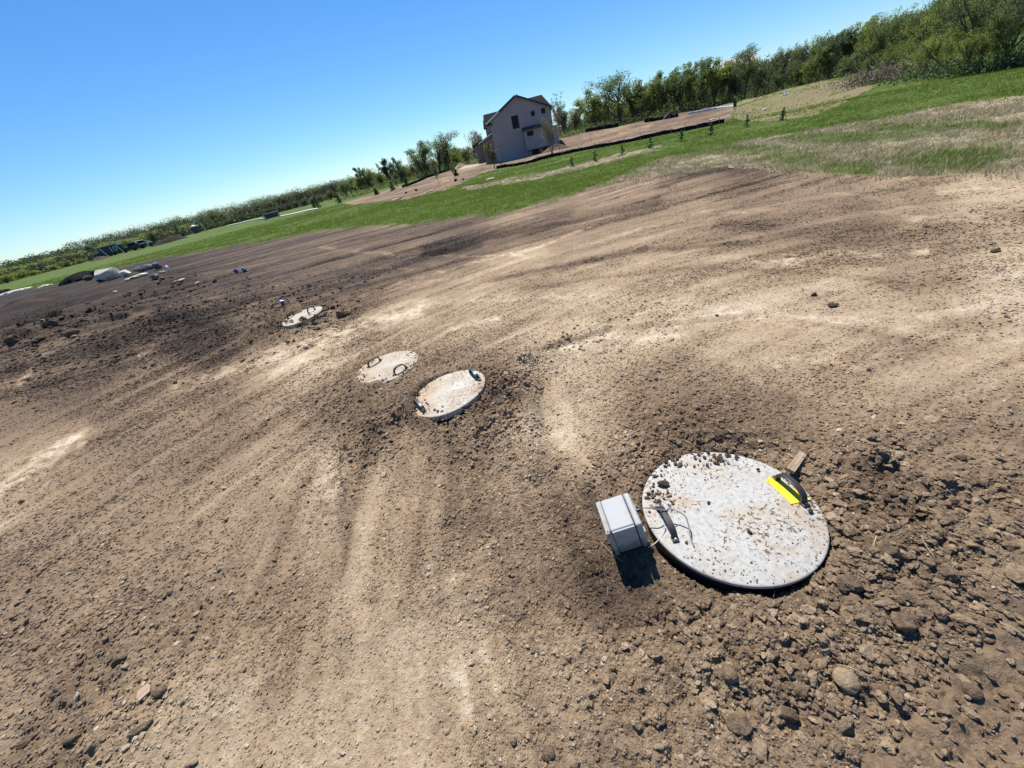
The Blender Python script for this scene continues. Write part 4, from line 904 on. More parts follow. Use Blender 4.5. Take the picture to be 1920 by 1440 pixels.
# grey brush at the forest foot
def brush(name, poly_px, D, n, h, leaf, label, sz=.05, tw=1):
    q = np.random.default_rng(n); P = []
    for (a, b) in poly_px:
        x, y, z = at(a, b, D); k = n // len(poly_px)
        P.append(np.stack([x + q.normal(0, 1.3 * tw, k), y + q.normal(0, 1.5, k), z + np.abs(q.normal(0, h * .5, k))], 1))
    P = np.vstack(P); V, Fq = quads(P, q.uniform(.5, 1.6, len(P)) * sz, q)
    return mesh_np(name, V, Fq, ML[leaf], False, {'tint': np.repeat(q.uniform(0, 1, len(P)), 4)}, kind='stuff', label=label)
brush('dry_brush', [(1615,150),(1632,147),(1650,144),(1668,141),(1686,138),(1702,136)], 58, 7000, 1.1, 'brush', 'grey-brown leafless brush at the foot of the forest edge', .12)
brush('undergrowth', [(a, 256 - (a - 1045) * .21) for a in range(1050, 1560, 16)], 97, 9000, 1.0, 'green', 'low undergrowth below the row of trees', .22)
brush('undergrowth', [(a, 352 - (a - 700) * .24) for a in range(640, 900, 16)], 100, 6000, .9, 'green', 'low undergrowth below the trees left of the house', .22)
brush('undergrowth', [(a, 552 - (a + 40) * .245) for a in range(-40, 640, 18)], 139, 16000, 1.5, 'wood', 'continuous low growth under the far left trees', .5, 2.2)
brush('undergrowth', [(a, 141 - (a - 1700) * .02) for a in range(1730, 2000, 20)], 47, 7000, .7, 'dark', 'shaded undergrowth below the rightmost trees', .12)

# ------------------------------------------------------------------ grass and straw
def tufts():
    q = np.random.default_rng(9)
    def region(n, r0, r1, a0=-62, a1=66):
        r = np.exp(q.uniform(math.log(r0), math.log(r1), n)); a = np.radians(q.uniform(a0, a1, n)); return r * np.sin(a), r * np.cos(a), r
    X, Y, D = region(260000, 8, 75); Z = zbase(X, Y); tone, rough, g, s, u, v = fields(X, Y, Z)
    vis = (u > -40) & (u < 1960) & (v > -30)
    def blades(X, Y, Z, D, h0, h1, per, lean, name, m, label):
        n = len(X); X, Y, Z, D = [np.repeat(t, per) for t in (X, Y, Z, D)]; n = len(X)
        X = X + q.normal(0, .05, n); Y = Y + q.normal(0, .05, n); H = q.uniform(h0, h1, n); a = q.uniform(0, 6.28, n); wd = np.maximum(.003, D * .00055) * q.uniform(.6, 1.3, n)
        b = q.uniform(0, 6.28, n); ln = q.uniform(.2, 1, n) * lean * H
        V = np.stack([np.stack([X - np.cos(a) * wd, Y - np.sin(a) * wd, Z - .02], 1), np.stack([X + np.cos(a) * wd, Y + np.sin(a) * wd, Z - .02], 1), np.stack([X + np.cos(b) * ln, Y + np.sin(b) * ln, Z + H], 1)], 1).reshape(-1, 3)
        mesh_np(name, V, np.arange(3 * n).reshape(n, 3), m, False, {'tint': np.repeat(q.uniform(0, 1, n), 3)}, kind='stuff', label=label); print(name, n)
    k = vis & (q.uniform(0, 1, len(X)) < g * .8) & (g > .25)
    blades(X[k], Y[k], Z[k], D[k], .03, .085, 4, .7, 'grass', ML_G, 'short bright green grass of the field and its patches in the straw')
    k = vis & (s > .3) & (q.uniform(0, 1, len(X)) < .5 * s * (1 - .7 * g))
    blades(X[k], Y[k], Z[k] + .01, D[k], .01, .10, 5, 2.2, 'dry_grass', ML_S, 'matted pale dry grass between the dirt and the green field')
    # loose tufts along the edge
    e = vis & (g + s < .3) & (v < 470) & (q.uniform(0, 1, len(X)) < .10 * sm(.3, .7, fbm(X, Y, 1.0, 3, 7) + .5)) & (v < 360)
    blades(X[e], Y[e], Z[e], D[e], .03, .09, 4, 1.2, 'weeds', ML_S2, 'thin weeds and straw at the edge of the dirt')
ML_G = leafmat('grass_blade', (.085, .145, .022), (.15, .215, .032), (.24, .28, .06), .5)
ML_S = leafmat('straw_blade', (.16, .13, .07), (.35, .30, .18), (.55, .49, .33), .25)
ML_S2 = leafmat('weed_blade', (.07, .10, .02), (.20, .17, .09), (.40, .34, .22), .15)
tufts()

# ------------------------------------------------------------------ house
M_WALL = mat('siding', (.36, .33, .34), .8); N = NT(M_WALL); g = N.add('ShaderNodeTexCoord').outputs['Object']
N.l(N.ramp(N.noise(.8, 5, .6, g), [(.3, (.265, .245, .262)), (.7, (.31, .288, .30))]), N.b.inputs['Base Color'])
wv = N.add('ShaderNodeTexWave', wave_type='BANDS', bands_direction='Z', wave_profile='SAW'); wv.inputs['Scale'].default_value = 1.6; N.l(g, wv.inputs['Vector']); N.bump(wv.outputs['Fac'], .5, .02)
M_ROOF = mat('shingles', (.020, .019, .022), .95, 0, .1); M_TRIM = mat('dark_trim', (.022, .022, .030), .6); M_FAS = mat('sunlit_fascia', (.62, .62, .62), .5); M_FOUND = mat('concrete_base', (.33, .31, .30), .9)  # M_FAS: fascia with the sunlight on the left roof edges painted in
M_GLASS = mat('window_glass', (.010, .011, .016), .3, 0, .12); M_STONEW = mat('porch_stone', (.20, .165, .145), .9); M_LIT = mat('sunlit_siding', (.42, .40, .38), .8)  # M_LIT: left-facing walls, sunlight put into a paler siding colour
HD, HA = 80.0, R_(8.9)
house = empty('house', (HD * math.sin(HA), HD * math.cos(HA), 0), -HA + R_(-1.5), 'two-storey brown-grey house with dark gable roof and dark windows, under construction behind the fabric fence', 'house')
def hb(a, b, name, m, parent=None, **k): return MB().box(a, b).build(name, m, parent or house, **k)
XL, XR, PX_ = -5.3, 5.35, -.14
MB().prism([(XL, -1.6), (XR, -1.6), (XR, 6.05), (PX_, 8.55), (XL, 5.95)], 'y', 0, 9.5).build('wall', M_WALL, house)
MB().box((XL - .02, -.02, -1.7), (XR + .02, 9.52, -1.0)).build('foundation', M_FOUND, house)
def slab(p, q, y0, y1, th, name, m, **k):
    dx, dz = q[0] - p[0], q[1] - p[1]; L = math.hypot(dx, dz); nx, nz = -dz / L * th, dx / L * th
    return MB().prism([p, q, (q[0] + nx, q[1] + nz), (p[0] + nx, p[1] + nz)], 'y', y0, y1).build(name, m, k.pop('parent', house), **k)
rf = slab((-5.95, 5.66), (PX_, 8.58), -.45, 9.9, .16, 'roof', M_ROOF); slab((PX_, 8.58), (5.9, 5.72), -.45, 9.9, .16, 'roof_slope', M_ROOF, parent=rf)
slab((-5.95, 5.64), (-3.3, 6.98), -.54, -.455, .26, 'lit_fascia', M_FAS, parent=rf)  # left stretch of the rake board, pale colour stands for sun on it
slab((-3.3, 6.98), (PX_, 8.56), -.52, -.452, .24, 'rake_board', M_TRIM, parent=rf); slab((PX_, 8.56), (5.9, 5.70), -.52, -.452, .24, 'rake_board', M_TRIM, parent=rf)
hb((-5.98, -.44, 5.42), (-4.9, -.02, 5.66), 'soffit_return', M_TRIM)
hb((-.06, 4.9, 8.6), (.05, 5.0, 9.3), 'vent_pipe', M_TRIM)
# right-hand cross gable with its ridge running left-right
cg = MB().prism([(2.2, 5.2), (9.5, 5.2), (5.85, 8.25)], 'x', .6, 4.35).build('cross_gable', M_WALL, house)
MB().add([(.0, 5.85, 8.35), (4.4, 5.85, 8.35), (5.95, 2.0, 5.95), (3.6, 2.0, 6.0), (5.95, 9.7, 5.95), (0, 9.7, 6.0)], [(0, 3, 2, 1), (0, 1, 4, 5), (1, 2, 4)]).build('roof', M_ROOF, house)
hb((5.3, 2.3, -1.6), (5.6, 9.3, 5.9), 'side_wall', M_WALL)
# left dormers / cross gable facing left
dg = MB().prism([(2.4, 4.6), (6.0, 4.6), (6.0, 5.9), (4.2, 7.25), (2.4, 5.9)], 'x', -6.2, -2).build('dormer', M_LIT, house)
slab_ = MB(); 
for s_ in (-1, 1):
    slab_.add([(-6.6, 4.2, 7.35), (-2, 4.2, 7.35), (-2, 4.2 + s_ * 2.2, 5.75), (-6.6, 4.2 + s_ * 2.2, 5.75), (-6.6, 4.2, 7.5), (-2, 4.2, 7.5), (-2, 4.2 + s_ * 2.2, 5.9), (-6.6, 4.2 + s_ * 2.2, 5.9)], [(0,1,2,3),(4,5,6,7),(0,3,7,4),(3,2,6,7),(0,1,5,4),(1,2,6,5)])
slab_.build('roof', M_ROOF, dg)
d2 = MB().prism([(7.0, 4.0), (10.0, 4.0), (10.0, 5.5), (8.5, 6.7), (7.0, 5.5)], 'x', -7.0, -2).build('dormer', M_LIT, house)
sl2 = MB()
for s_ in (-1, 1):
    sl2.add([(-7.3, 8.5, 6.8), (-2, 8.5, 6.8), (-2, 8.5 + s_ * 1.8, 5.4), (-7.3, 8.5 + s_ * 1.8, 5.4), (-7.3, 8.5, 6.95), (-2, 8.5, 6.95), (-2, 8.5 + s_ * 1.8, 5.55), (-7.3, 8.5 + s_ * 1.8, 5.55)], [(0,1,2,3),(4,5,6,7),(0,3,7,4),(3,2,6,7),(0,1,5,4),(1,2,6,5)])
sl2.build('roof', M_ROOF, d2)
hb((-6.26, 3.6, 4.5), (-6.205, 4.8, 5.9), 'window', M_GLASS, dg); hb((-7.06, 8.0, 4.2), (-7.005, 9.0, 5.4), 'window', M_GLASS, d2)
hb((-5.36, .6, 4.35), (-5.305, 1.5, 5.8), 'window', M_GLASS)
# porch and garage on the left
slab((-8.0, 3.20), (XL - .02, 4.25), .3, 4.6, .14, 'porch_roof', M_ROOF); slab((-8.0, 3.18), (XL - .02, 4.23), .2, .295, .20, 'lit_fascia', M_FAS)  # porch fascia painted pale as if sunlit
MB().prism([(-7.4, -1.2), (XL - .03, -1.2), (XL - .03, 4.22), (-7.4, 3.42)], 'y', .7, 4.35).build('porch_wall', M_STONEW, house)
gar = MB().prism([(-9.3, -1.2), (-6.6, -1.2), (-6.6, 3.3), (-7.95, 3.75), (-9.3, 3.05)], 'y', 4.4, 10.5).build('garage', M_STONEW, house)
hb((-9.36, 4.4, -1.2), (-9.305, 10.5, 3.0), 'garage_side', M_LIT, gar); hb((-9.42, 6.9, .6), (-9.365, 7.8, 1.9), 'window', M_GLASS, gar)  # garage side wall carries its sunlight in the paler colour
slab((-9.75, 2.95), (-7.95, 3.80), 4.1, 10.8, .14, 'garage_roof', M_ROOF, parent=gar); slab((-7.95, 3.80), (-6.4, 3.2), 4.1, 10.8, .14, 'garage_roof', M_ROOF, parent=gar)
# bump-out with its shed roof, basement opening
bo = hb((.42, -1.25, .47), (5.1, -.005, 3.42), 'bump_out', M_WALL)
MB().prism([(-1.6, 3.42), (-1.6, 3.66), (-.01, 3.98), (-.01, 3.42)], 'x', .12, 5.35).build('shed_roof', M_TRIM, bo)
hb((.44, -1.245, .38), (5.08, -.01, .465), 'soffit', M_TRIM, bo)
hb((5.36, -1.1, .3), (6.2, 3.5, 3.2), 'side_bay', M_WALL, bo); hb((6.205, .0, .9), (6.25, .8, 2.9), 'window', M_GLASS, bo)
def win(x0, x1, z0_, z1, y, parent=None, panes=1):
    f = MB(); t = .09
    f.box((x0, y - .06, z0_), (x1, y - .003, z0_ + t)).box((x0, y - .06, z1 - t), (x1, y - .003, z1)).box((x0, y - .06, z0_ + t), (x0 + t, y - .003, z1 - t)).box((x1 - t, y - .06, z0_ + t), (x1, y - .003, z1 - t))
    for i in range(1, panes): xx = x0 + (x1 - x0) * i / panes; f.box((xx - .03, y - .055, z0_ + t), (xx + .03, y - .004, z1 - t))
    fr = f.build('window', M_TRIM, parent or house); MB().box((x0 + t, y - .03, z0_ + t), (x1 - t, y - .008, z1 - t)).build('pane', M_GLASS, fr); return fr
win(-1.45, -.25, 4.12, 6.0, 0); win(2.05, 2.70, 5.28, 6.0, 0); win(3.85, 4.52, 5.25, 6.05, 0)
win(.85, 1.98, 2.52, 3.26, -1.25, bo); win(3.8, 4.8, 2.5, 3.3, -1.25, bo, 2); win(1.25, 2.70, -.92, .36, 0, None, 2); win(3.3, 4.7, -.92, .3, 0, None, 2)
# far buildings behind the row
def farb(px, py, D, w_, d_, h_, roofh, mw, mr, label, cat='barn'):
    x, y, z = at(px, py, D); o = empty('far_building', (x, y, z - .2), -math.atan2(x, y) + .1, label, cat)
    MB().prism([(-w_/2, 0), (w_/2, 0), (w_/2, h_), (-w_/2, h_)], 'y', 0, d_).build('wall', mw, o)
    MB().prism([(-.3, h_), (d_ + .3, h_), (d_/2, h_ + roofh)], 'x', -w_/2 - .3, w_/2 + .3).build('roof', mr, o)
    m = MB()
    for i in range(3): m.box((-w_/2 + w_ * (i + .6) / 4, -.05, h_ * .4), (-w_/2 + w_ * (i + .6) / 4 + 1.0, -.004, h_ * .7))
    m.build('window', M_GLASS, o)
    return o
M_WHT = mat('white_metal', (.78, .78, .78), .4); M_PINK = mat('pinkish_siding', (.50, .38, .36), .8)
farb(1203,205,125,13,8,4.6,1.6,mat('brown_siding', (.20, .15, .13), .8),M_WHT,'low building with a bright white metal roof seen between the trees right of the house')
farb(1382,175,120,6,6,6.0,1.8,M_PINK,mat('rosy_roof', (.5, .40, .38), .8),'pinkish house half hidden behind the tallest leaning tree of the row','house')
farb(1322,190,122,8,6,4.2,1.5,M_PINK,mat('grey_roof', (.35, .33, .34), .8),'rosy low house seen faintly through the middle of the tree row','house')

# ------------------------------------------------------------------ fabric fences
M_SILT = mat('black_fabric', (.008, .008, .011), .85, 0, .2); M_STAKE = mat('stake_wood', (.22, .18, .14), .9)
def fence(P, h, label, ns, name='fabric_fence', m=None, stakeh=.25, group=None):
    W = [at(*p) for p in P]; o = empty(name, W[0], 0, label, 'fence', group); bx_, by_, bz_ = W[0]
    q = crv([Vector(p) for p in W], 24); rr = random.Random(len(P) + ns); vs = []; n = len(q); side = Vector((q[-1].y - q[0].y, -(q[-1].x - q[0].x), 0)).normalized()
    for i, p in enumerate(q):
        zz = z0(p.x, p.y); hh = h * .72 * (1 + .12 * math.sin(i * .31) * math.sin(i * .13 + 1) + rr.uniform(-.04, .04)); bl = side * (.03 * math.sin(i * 1.3) + rr.uniform(-.03, .03))
        for t, off in ((0, .0), (.5, .5), (1, 1)):
            for th in (0, .012):
                vs.append((p.x - bx_ + bl.x * off + side.x * th, p.y - by_ + bl.y * off + side.y * th, zz - bz_ - .08 + (hh + .08) * t))
    fs = []
    for i in range(n - 1):
        a, b = i * 6, i * 6 + 6
        for j in (0, 2): fs += [(a + j, b + j, b + j + 2, a + j + 2), (a + j + 1, a + j + 3, b + j + 3, b + j + 1)]
        fs.append((a + 4, b + 4, b + 5, a + 5))
    MB().add(vs, fs).build('fabric', m or M_SILT, o, smooth=True)
    for k in range(ns):
        p = q[int((k + .5) / ns * (n - 1))]; zz = z0(p.x, p.y) - bz_; x, y = p.x - bx_ - side.x * -.04, p.y - by_ - side.y * -.04
        MB().box((x - .018, y - .018, zz - .1), (x + .018, y + .018, zz + h * .8 + stakeh * rr.uniform(.3, .9))).build('stake', M_STAKE, o)
    return o
fence([(932,319,53),(985,308,50),(1040,294,50),(1110,282,48),(1180,268,45.5),(1250,254,45),(1310,242,45),(1358,230,45.5)], .46, 'long sagging black fabric fence on stakes between the green grass and the house lot', 17)
fence([(1098,248,94),(1125,241,92),(1160,233,90)], .9, 'black fabric fence on the far edge of the lot, piece nearest the house', 4)
fence([(1208,229,88),(1245,221,86),(1272,214,84)], .8, 'dark slumped fabric fence below the brown crate on the far lot edge', 4)
fence([(752,345,70),(780,336,76),(815,326,84),(838,320,88)], .55, 'low black fabric fence along the grass left of the house lot', 5)
fence([(1374,210,66),(1380,204,68),(1378,200,70)], .9, 'short black fabric roll end beside the bunched white sheeting', 2)
M_TARP = mat('white_sheeting', (.46, .49, .49), .7)
fence([(1291,214,80),(1315,207,79),(1340,205,78),(1368,200,75),(1380,198,72)], .42, 'crumpled white plastic sheeting along the far lot edge, bunched at its right end', 1, name='plastic_sheeting', m=M_TARP, stakeh=.02)['category'] = 'plastic sheet'
# tarps and rocks on the left
M_DTARP = mat('black_tarp', (.006, .006, .007), .9, 0, .15)
def tarp(px, py, D, w_, d_, h_, label, m, seed, name='tarp'):
    x, y, z = hit(px, py); k_ = math.hypot(x, y) / D; w_ *= k_; d_ *= k_; h_ *= k_; n = 28; q = random.Random(seed); vs = []
    X, Y = np.meshgrid(np.linspace(-1, 1, n), np.linspace(-1, 1, n)); r = np.sqrt(X ** 2 + Y ** 2)
    Zt = h_ * np.clip(1 - r ** 2, 0, 1) ** .6 * (.75 + .4 * fbm(X * 1.0 + seed, Y, .9, 3, seed)) + .05 * h_ * fbm(X + seed, Y, .2, 2, seed + 3)
    k = np.clip(1 / np.maximum(r, .01) * np.maximum(np.abs(X), np.abs(Y)), 0, 1); a = -math.atan2(x, y)
    Xw, Yw = X * k * w_ / 2 * (1 + .15 * fbm(X, Y, .8, 2, seed + 7)), Y * k * d_ / 2
    vs = np.stack([Xw.ravel() * math.cos(a) - Yw.ravel() * math.sin(a), Xw.ravel() * math.sin(a) + Yw.ravel() * math.cos(a), Zt.ravel() + .02], 1)
    i = np.arange(n - 1)[:, None] * n; j = np.arange(n - 1)[None]; Q = np.stack([i + j, i + j + 1, i + n + j + 1, i + n + j], -1).reshape(-1, 4)
    lo = vs.copy(); lo[:, 2] = -.3; V = np.vstack([vs, lo]); b = n * n; ed = [(q_, q_ + 1) for q_ in range(n - 1)] + [(n * (q_ + 1) - 1, n * (q_ + 2) - 1) for q_ in range(n - 1)] + [(n * n - 1 - q_, n * n - 2 - q_) for q_ in range(n - 1)] + [(n * (n - 1 - q_), n * (n - 2 - q_)) for q_ in range(n - 1)]
    Q = np.vstack([Q, [(p[1], p[0], p[0] + b, p[1] + b) for p in ed]])
    o = mesh_np(name, V, Q, m, True, None, None, label, 'tarp'); o.location = (x, y, z); return o
DR = 21.0
tarp(156,524,21.5,1.25,.7,.32,'black tarp humped over the dirt left of the pale boulder',M_DTARP,3)
tarp(30,547,27,1.0,.3,.10,'white sheet scrap lying at the left edge of the field',mat('white_cloth', (.7, .69, .64), .7),5,'cloth_scrap')
tarp(3,549,26,.6,.3,.14,'small black tarp fold at the left picture edge',M_DTARP,6)
tarp(84,537,25,.5,.2,.06,'small pale sheet scrap between the left edge and the black tarp',mat('pale_cloth', (.6, .56, .42), .8),7,'cloth_scrap')
def rockmat(name, c): 
    m = mat(name, c, .9, 0, .2); N = NT(m); g = N.add('ShaderNodeTexCoord').outputs['Object']
    N.l(N.ramp(N.noise(5, 8, .7, g), [(.35, tuple(q * .72 for q in c)), (.65, tuple(min(.75, q * 1.2) for q in c))]), N.b.inputs['Base Color']); N.bump(N.noise(9, 8, .7, g), .6, .05); return m
RK = {'pale': rockmat('rock_pale', (.50, .46, .38)), 'white': rockmat('rock_white', (.66, .62, .50)), 'grey': rockmat('rock_grey', (.17, .16, .155)), 'dark': rockmat('rock_dark', (.08, .072, .07))}
def boulder(px, py, D, dims, rz, c, label, tilt=0, **k):
    x, y, z = hit(px, py); k_ = .82 * math.hypot(x, y) / 21.0; dims = tuple(q * k_ for q in dims); return stone(x, y, z, dims, rz, .5, 'boulder', label, 'boulder', sub=5, m=RK[c], tilt=tilt, sink=.12, group='boulders dumped at the grass edge', **k)
AZ = -R_(-40)
boulder(209,525,20.5,(.52,.30,.33),AZ,'pale','largest pale domed boulder in the row at the grass edge',nz=.05)
boulder(239,518,20.5,(.27,.20,.17),AZ,'white','small white-topped boulder right of the big pale dome')
boulder(262,520,20.2,(.40,.24,.085),AZ,'white','flat white slab lying in front of the grey slab')
boulder(273,508,21.0,(.42,.28,.15),AZ,'grey','long grey slab-shaped boulder behind the white slab')
boulder(299,504,20.8,(.20,.18,.18),AZ,'grey','squarish boulder with a dark hollow face at the right end of the row')
boulder(294,522,20.0,(.20,.18,.14),AZ,'grey','grey wedge boulder in front of the squarish one')
boulder(305,512,20.3,(.13,.10,.06),AZ,'pale','small pinkish boulder between the squarish and the wedge one')
boulder(167,526,21.6,(.18,.12,.12),AZ,'dark','grey stone poking out of the black tarp')
boulder(193,528,20.5,(.20,.20,.12),AZ,'dark','dark low stone at the left foot of the big pale dome')
boulder(305,524,19.8,(.14,.12,.09),AZ,'dark','dark stone at the right foot of the grey wedge boulder')
boulder(240,526,20.0,(.14,.08,.05),AZ,'white','thin white chip in front of the small white-topped boulder')
for px, py, s, lab in [(342,528,.16,'flat pale stone slab right of the boulder row, nearer one'),(330,530,.10,'small pale stone right of the boulder row'),(371,531,.09,'lone whitish stone on the dark dirt right of the boulder row'),(216,548,.10,'white stone chip on the black dirt below the boulder row')]:
    x, y, z = hit(px, py); stone(x, y, z, (s, s * .6, s * .3), 1, .5, 'stone', lab, 'stone', m=RK['pale'])
# open-crowned filler trees on the left tree line
for i, px in enumerate(range(640, 862, 12)):
    py = 338 - (px - 640) * .27 + [0, 9, -5, 6, 3][i % 5]
    tree(px, py, 112 + (i * 5) % 9, ['bush', 'vase', 'bush', 'tall'][i % 4], ['green', 'wood', 'yellow', 'wood'][i % 4], 'half-hidden tree of the dense belt behind the big open trees left of the house', 'belt of trees left of the house', 1.3)
# white pipe stub beyond the boulders
x, y, z = at(310,496,24); MB().tube([(0,0,-.1),(0,0,.22),(-.03,0,.30)], [.05,.05,.045], 10).build('pipe_stub', M_WHT, None, smooth=True, label='little upright white pipe stub beyond the boulder row', cat='pipe').location = (x, y, z)
# blue caps
M_BLUE = mat('blue_plastic', (.015, .10, .36), .4)
def cap(px, py, s, label, rz, tilt):
    x, y, z = ground(px, py); o = empty('blue_cap', (x, y, z + s * .3), rz, label, 'cap', 'blue caps sticking out of the dirt'); o.rotation_euler = (tilt, .2, rz)
    MB().prism([(s * .42 * math.cos(i * math.pi / 8), s * .42 * math.sin(i * math.pi / 8)) for i in range(16)], 'z', -.25 * s, s * .55).build('pipe', M_BLUE, o, bevel=.004)
    MB().prism([(s * .55 * math.cos(i * math.pi / 8), s * .55 * math.sin(i * math.pi / 8)) for i in range(16)], 'z', s * .55 + .001, s * .85).build('rim', M_BLUE, o, bevel=.006)
    MB().box((-s * .5, -.012, s * .85 + .001), (s * .5, .012, s * 1.05)).build('fin', M_BLUE, o, bevel=.003); return o
cap(532,573,.075,'bright blue cap standing in the dirt behind the farthest lid',.4,.5)
cap(445,511,.11,'left, darker one of the two blue caps out on the dark dirt',.2,1.2); cap(459,510,.13,'right, brighter one of the two blue caps out on the dark dirt',.9,.5)
x, y, z = at(452,512,14.0)

# ------------------------------------------------------------------ far left yard: trailer, vehicles, sheds
M_TRL = mat('trailer_black', (.020, .022, .032), .45); M_LET = mat('lettering_white', (.5, .5, .52), .6); M_GREEN = mat('pale_roof', (.35, .50, .46), .5); M_TIRE = mat('tyre', (.02, .02, .02), .9)
x, y, z = at(219,481,120); tr = empty('box_trailer', (x, y, z), -math.atan2(x, y) + .10, 'black box trailer with the number 10 on its side, parked at the far field edge', 'trailer'); tr.scale = (.78, .78, .78)
MB().box((-2.6,0,.35),(2.5,2.3,2.55)).build('body', M_TRL, tr, bevel=.05); MB().box((-2.65,-.06,2.56),(2.6,2.36,2.74)).build('roof', M_GREEN, tr)
MB().box((-4.2,.3,.35),(-2.61,2.0,1.35)).build('front_box', M_TRL, tr, bevel=.05)
MB().box((1.6,-.35,2.2),(2.7,-.065,2.5)).build('awning', mat('awning_white', (.6, .68, .66), .6), tr)
for sx in (-1.9, 1.55):
    MB().sweep([(sx - .25, -.08, 2.4), (sx + .45, -.45, -.05)], (0, 1, 0), .14, .14).build('prop', M_WHT, tr)
for sx in (-4.2, -3.7): MB().sweep([(sx, -.1, .8), (sx + .3, -.2, -.05)], (0, 1, 0), .12, .12).build('prop', M_WHT, tr)
for sx in (-.9, .1):
    MB().prism([(sx + .35 * math.cos(i * .4), .33 + .35 * math.sin(i * .4)) for i in range(16)], 'y', -.12, .10).build('wheel', M_TIRE, tr)
tc = bpy.data.curves.new('number', 'FONT'); tc.body = '10'; tc.size = 1.75; tc.extrude = .01; to = bpy.data.objects.new('number', tc); COL.objects.link(to)
bpy.context.view_layer.update(); me = bpy.data.meshes.new_from_object(to.evaluated_get(bpy.context.evaluated_depsgraph_get())); bpy.data.objects.remove(to)
to = bpy.data.objects.new('number', me); me.materials.clear(); me.materials.append(M_LET); COL.objects.link(to); to.parent = tr; to.location = (-.55, -.075, .95); to.rotation_euler = (R_(90), 0, 0)
def pickup(px, py, D, label, mc, rz, s=1.0):
    x, y, z = at(px, py, D); o = empty('pickup_truck', (x, y, z), -math.atan2(x, y) + rz, label, 'truck')
    MB().prism([(-2.6,.45),(2.6,.45),(2.65,1.0),(1.3,1.1),(.7,1.75),(-.6,1.78),(-.75,1.12),(-2.6,1.12)], 'y', 0, 1.8).build('body', mc, o, bevel=.05)
    MB().prism([(1.08,1.16),(.62,1.66),(-.52,1.68),(-.60,1.16)], 'y', -.02, 1.82).build('window', M_GLASS, o)
    for sx in (-1.6, 1.6):
        for yy in (-.06, 1.62): MB().prism([(sx + .38 * math.cos(i * .393), .38 + .38 * math.sin(i * .393)) for i in range(16)], 'y', yy, yy + .24).build('wheel', M_TIRE, o)
    return o
pickup(269,463,128,'white pickup truck parked behind dark machinery at the far field edge',M_WHT,.1)
pickup(252,468,124,'dark low pickup truck beside the white one at the far field edge',M_TRL,.0)
x, y, z = at(512,409,96); dp = empty('dump_trailer', (x, y, z), -math.atan2(x, y) + .1, 'black open-topped dump container with white corner blocks beside the white road', 'dumpster'); dp.scale = (.62, .62, .62)
MB().prism([(-1.9,.35),(1.9,.35),(2.1,1.75),(-2.1,1.75)], 'y', 0, 2.2).build('body', M_TRL, dp, bevel=.04); MB().box((-2.15,-.06,1.76),(2.15,2.26,1.90)).build('rim', mat('grey_steel', (.3, .3, .32), .5), dp)
for sx in (-2.2, 2.0): MB().box((sx - .35, -.2, -.05), (sx + .15, .3, .35)).build('foot_block', M_WHT, dp, bevel=.03)
for sx in (-2.4, 2.2): MB().box((sx, .2, .35), (sx + .18, 1.0, 2.3)).build('end_post', mat('post_grey', (.2, .2, .2), .7), dp)
# low shed with white domed top and leaning pole
x, y, z = at(372,440,130); sh = empty('round_shed', (x, y, z), 0, 'small dark shed with a white rounded top in the far left scrub', 'shed'); sh.scale = (.5, .5, .62)
MB().prism([(1.5 * math.cos(i * .524), 1.5 * math.sin(i * .524)) for i in range(12)], 'z', -.2, 2.4).build('wall', mat('shed_brown', (.09, .07, .06), .8), sh)
MB().add([(1.6 * math.cos(i * .524) * (1 - k * .45), 1.6 * math.sin(i * .524) * (1 - k * .45), 2.41 + [0, .5, .7][k]) for k in range(3) for i in range(12)], [(k * 12 + i, k * 12 + (i + 1) % 12, k * 12 + 12 + (i + 1) % 12, k * 12 + 12 + i) for k in range(2) for i in range(12)] + [tuple(range(24, 36)), tuple(range(12))[::-1]]).build('roof', M_WHT, sh, smooth=True)
x, y, z = at(388,433,118); MB().tube([(0,0,-.2),(-.7,0,2.4)], [.10,.07], 8).build('leaning_pole', mat('pole_pale', (.45, .43, .38), .8), None, label='pale leaning pole beside the white-topped shed', cat='pole').location = (x, y, z)
# white road strips in the field
M_ROAD = mat('pale_concrete', (.60, .59, .56), .9)
def strip(P, w_, label):
    W = [Vector(at(*p)) for p in P]; vs = []; q = crv(W, 8)
    for p in q:
        zz = z0(p.x, p.y); d = Vector((p.x, p.y, 0)).normalized()
        for s_ in (-1, 1): vs.append((p.x + d.x * s_ * w_, p.y + d.y * s_ * w_, zz + .16 if s_ else zz))
        for s_ in (1, -1): vs.append((p.x + d.x * s_ * w_, p.y + d.y * s_ * w_, zz - .3))
    n = len(q); fs = [(i * 4 + j, i * 4 + (j + 1) % 4, i * 4 + 4 + (j + 1) % 4, i * 4 + 4 + j) for i in range(n - 1) for j in range(4)] + [(0, 1, 2, 3), tuple(range(4 * n - 4, 4 * n))]
    return MB().add(vs, fs).build('path', M_ROAD, None, kind='structure')
strip([(428,425,118),(455,418,112),(478,413,108),(501,408,102)], 1.6, ''); strip([(524,406,98),(550,401,92),(575,396,86),(596,391,80)], 1.9, '')
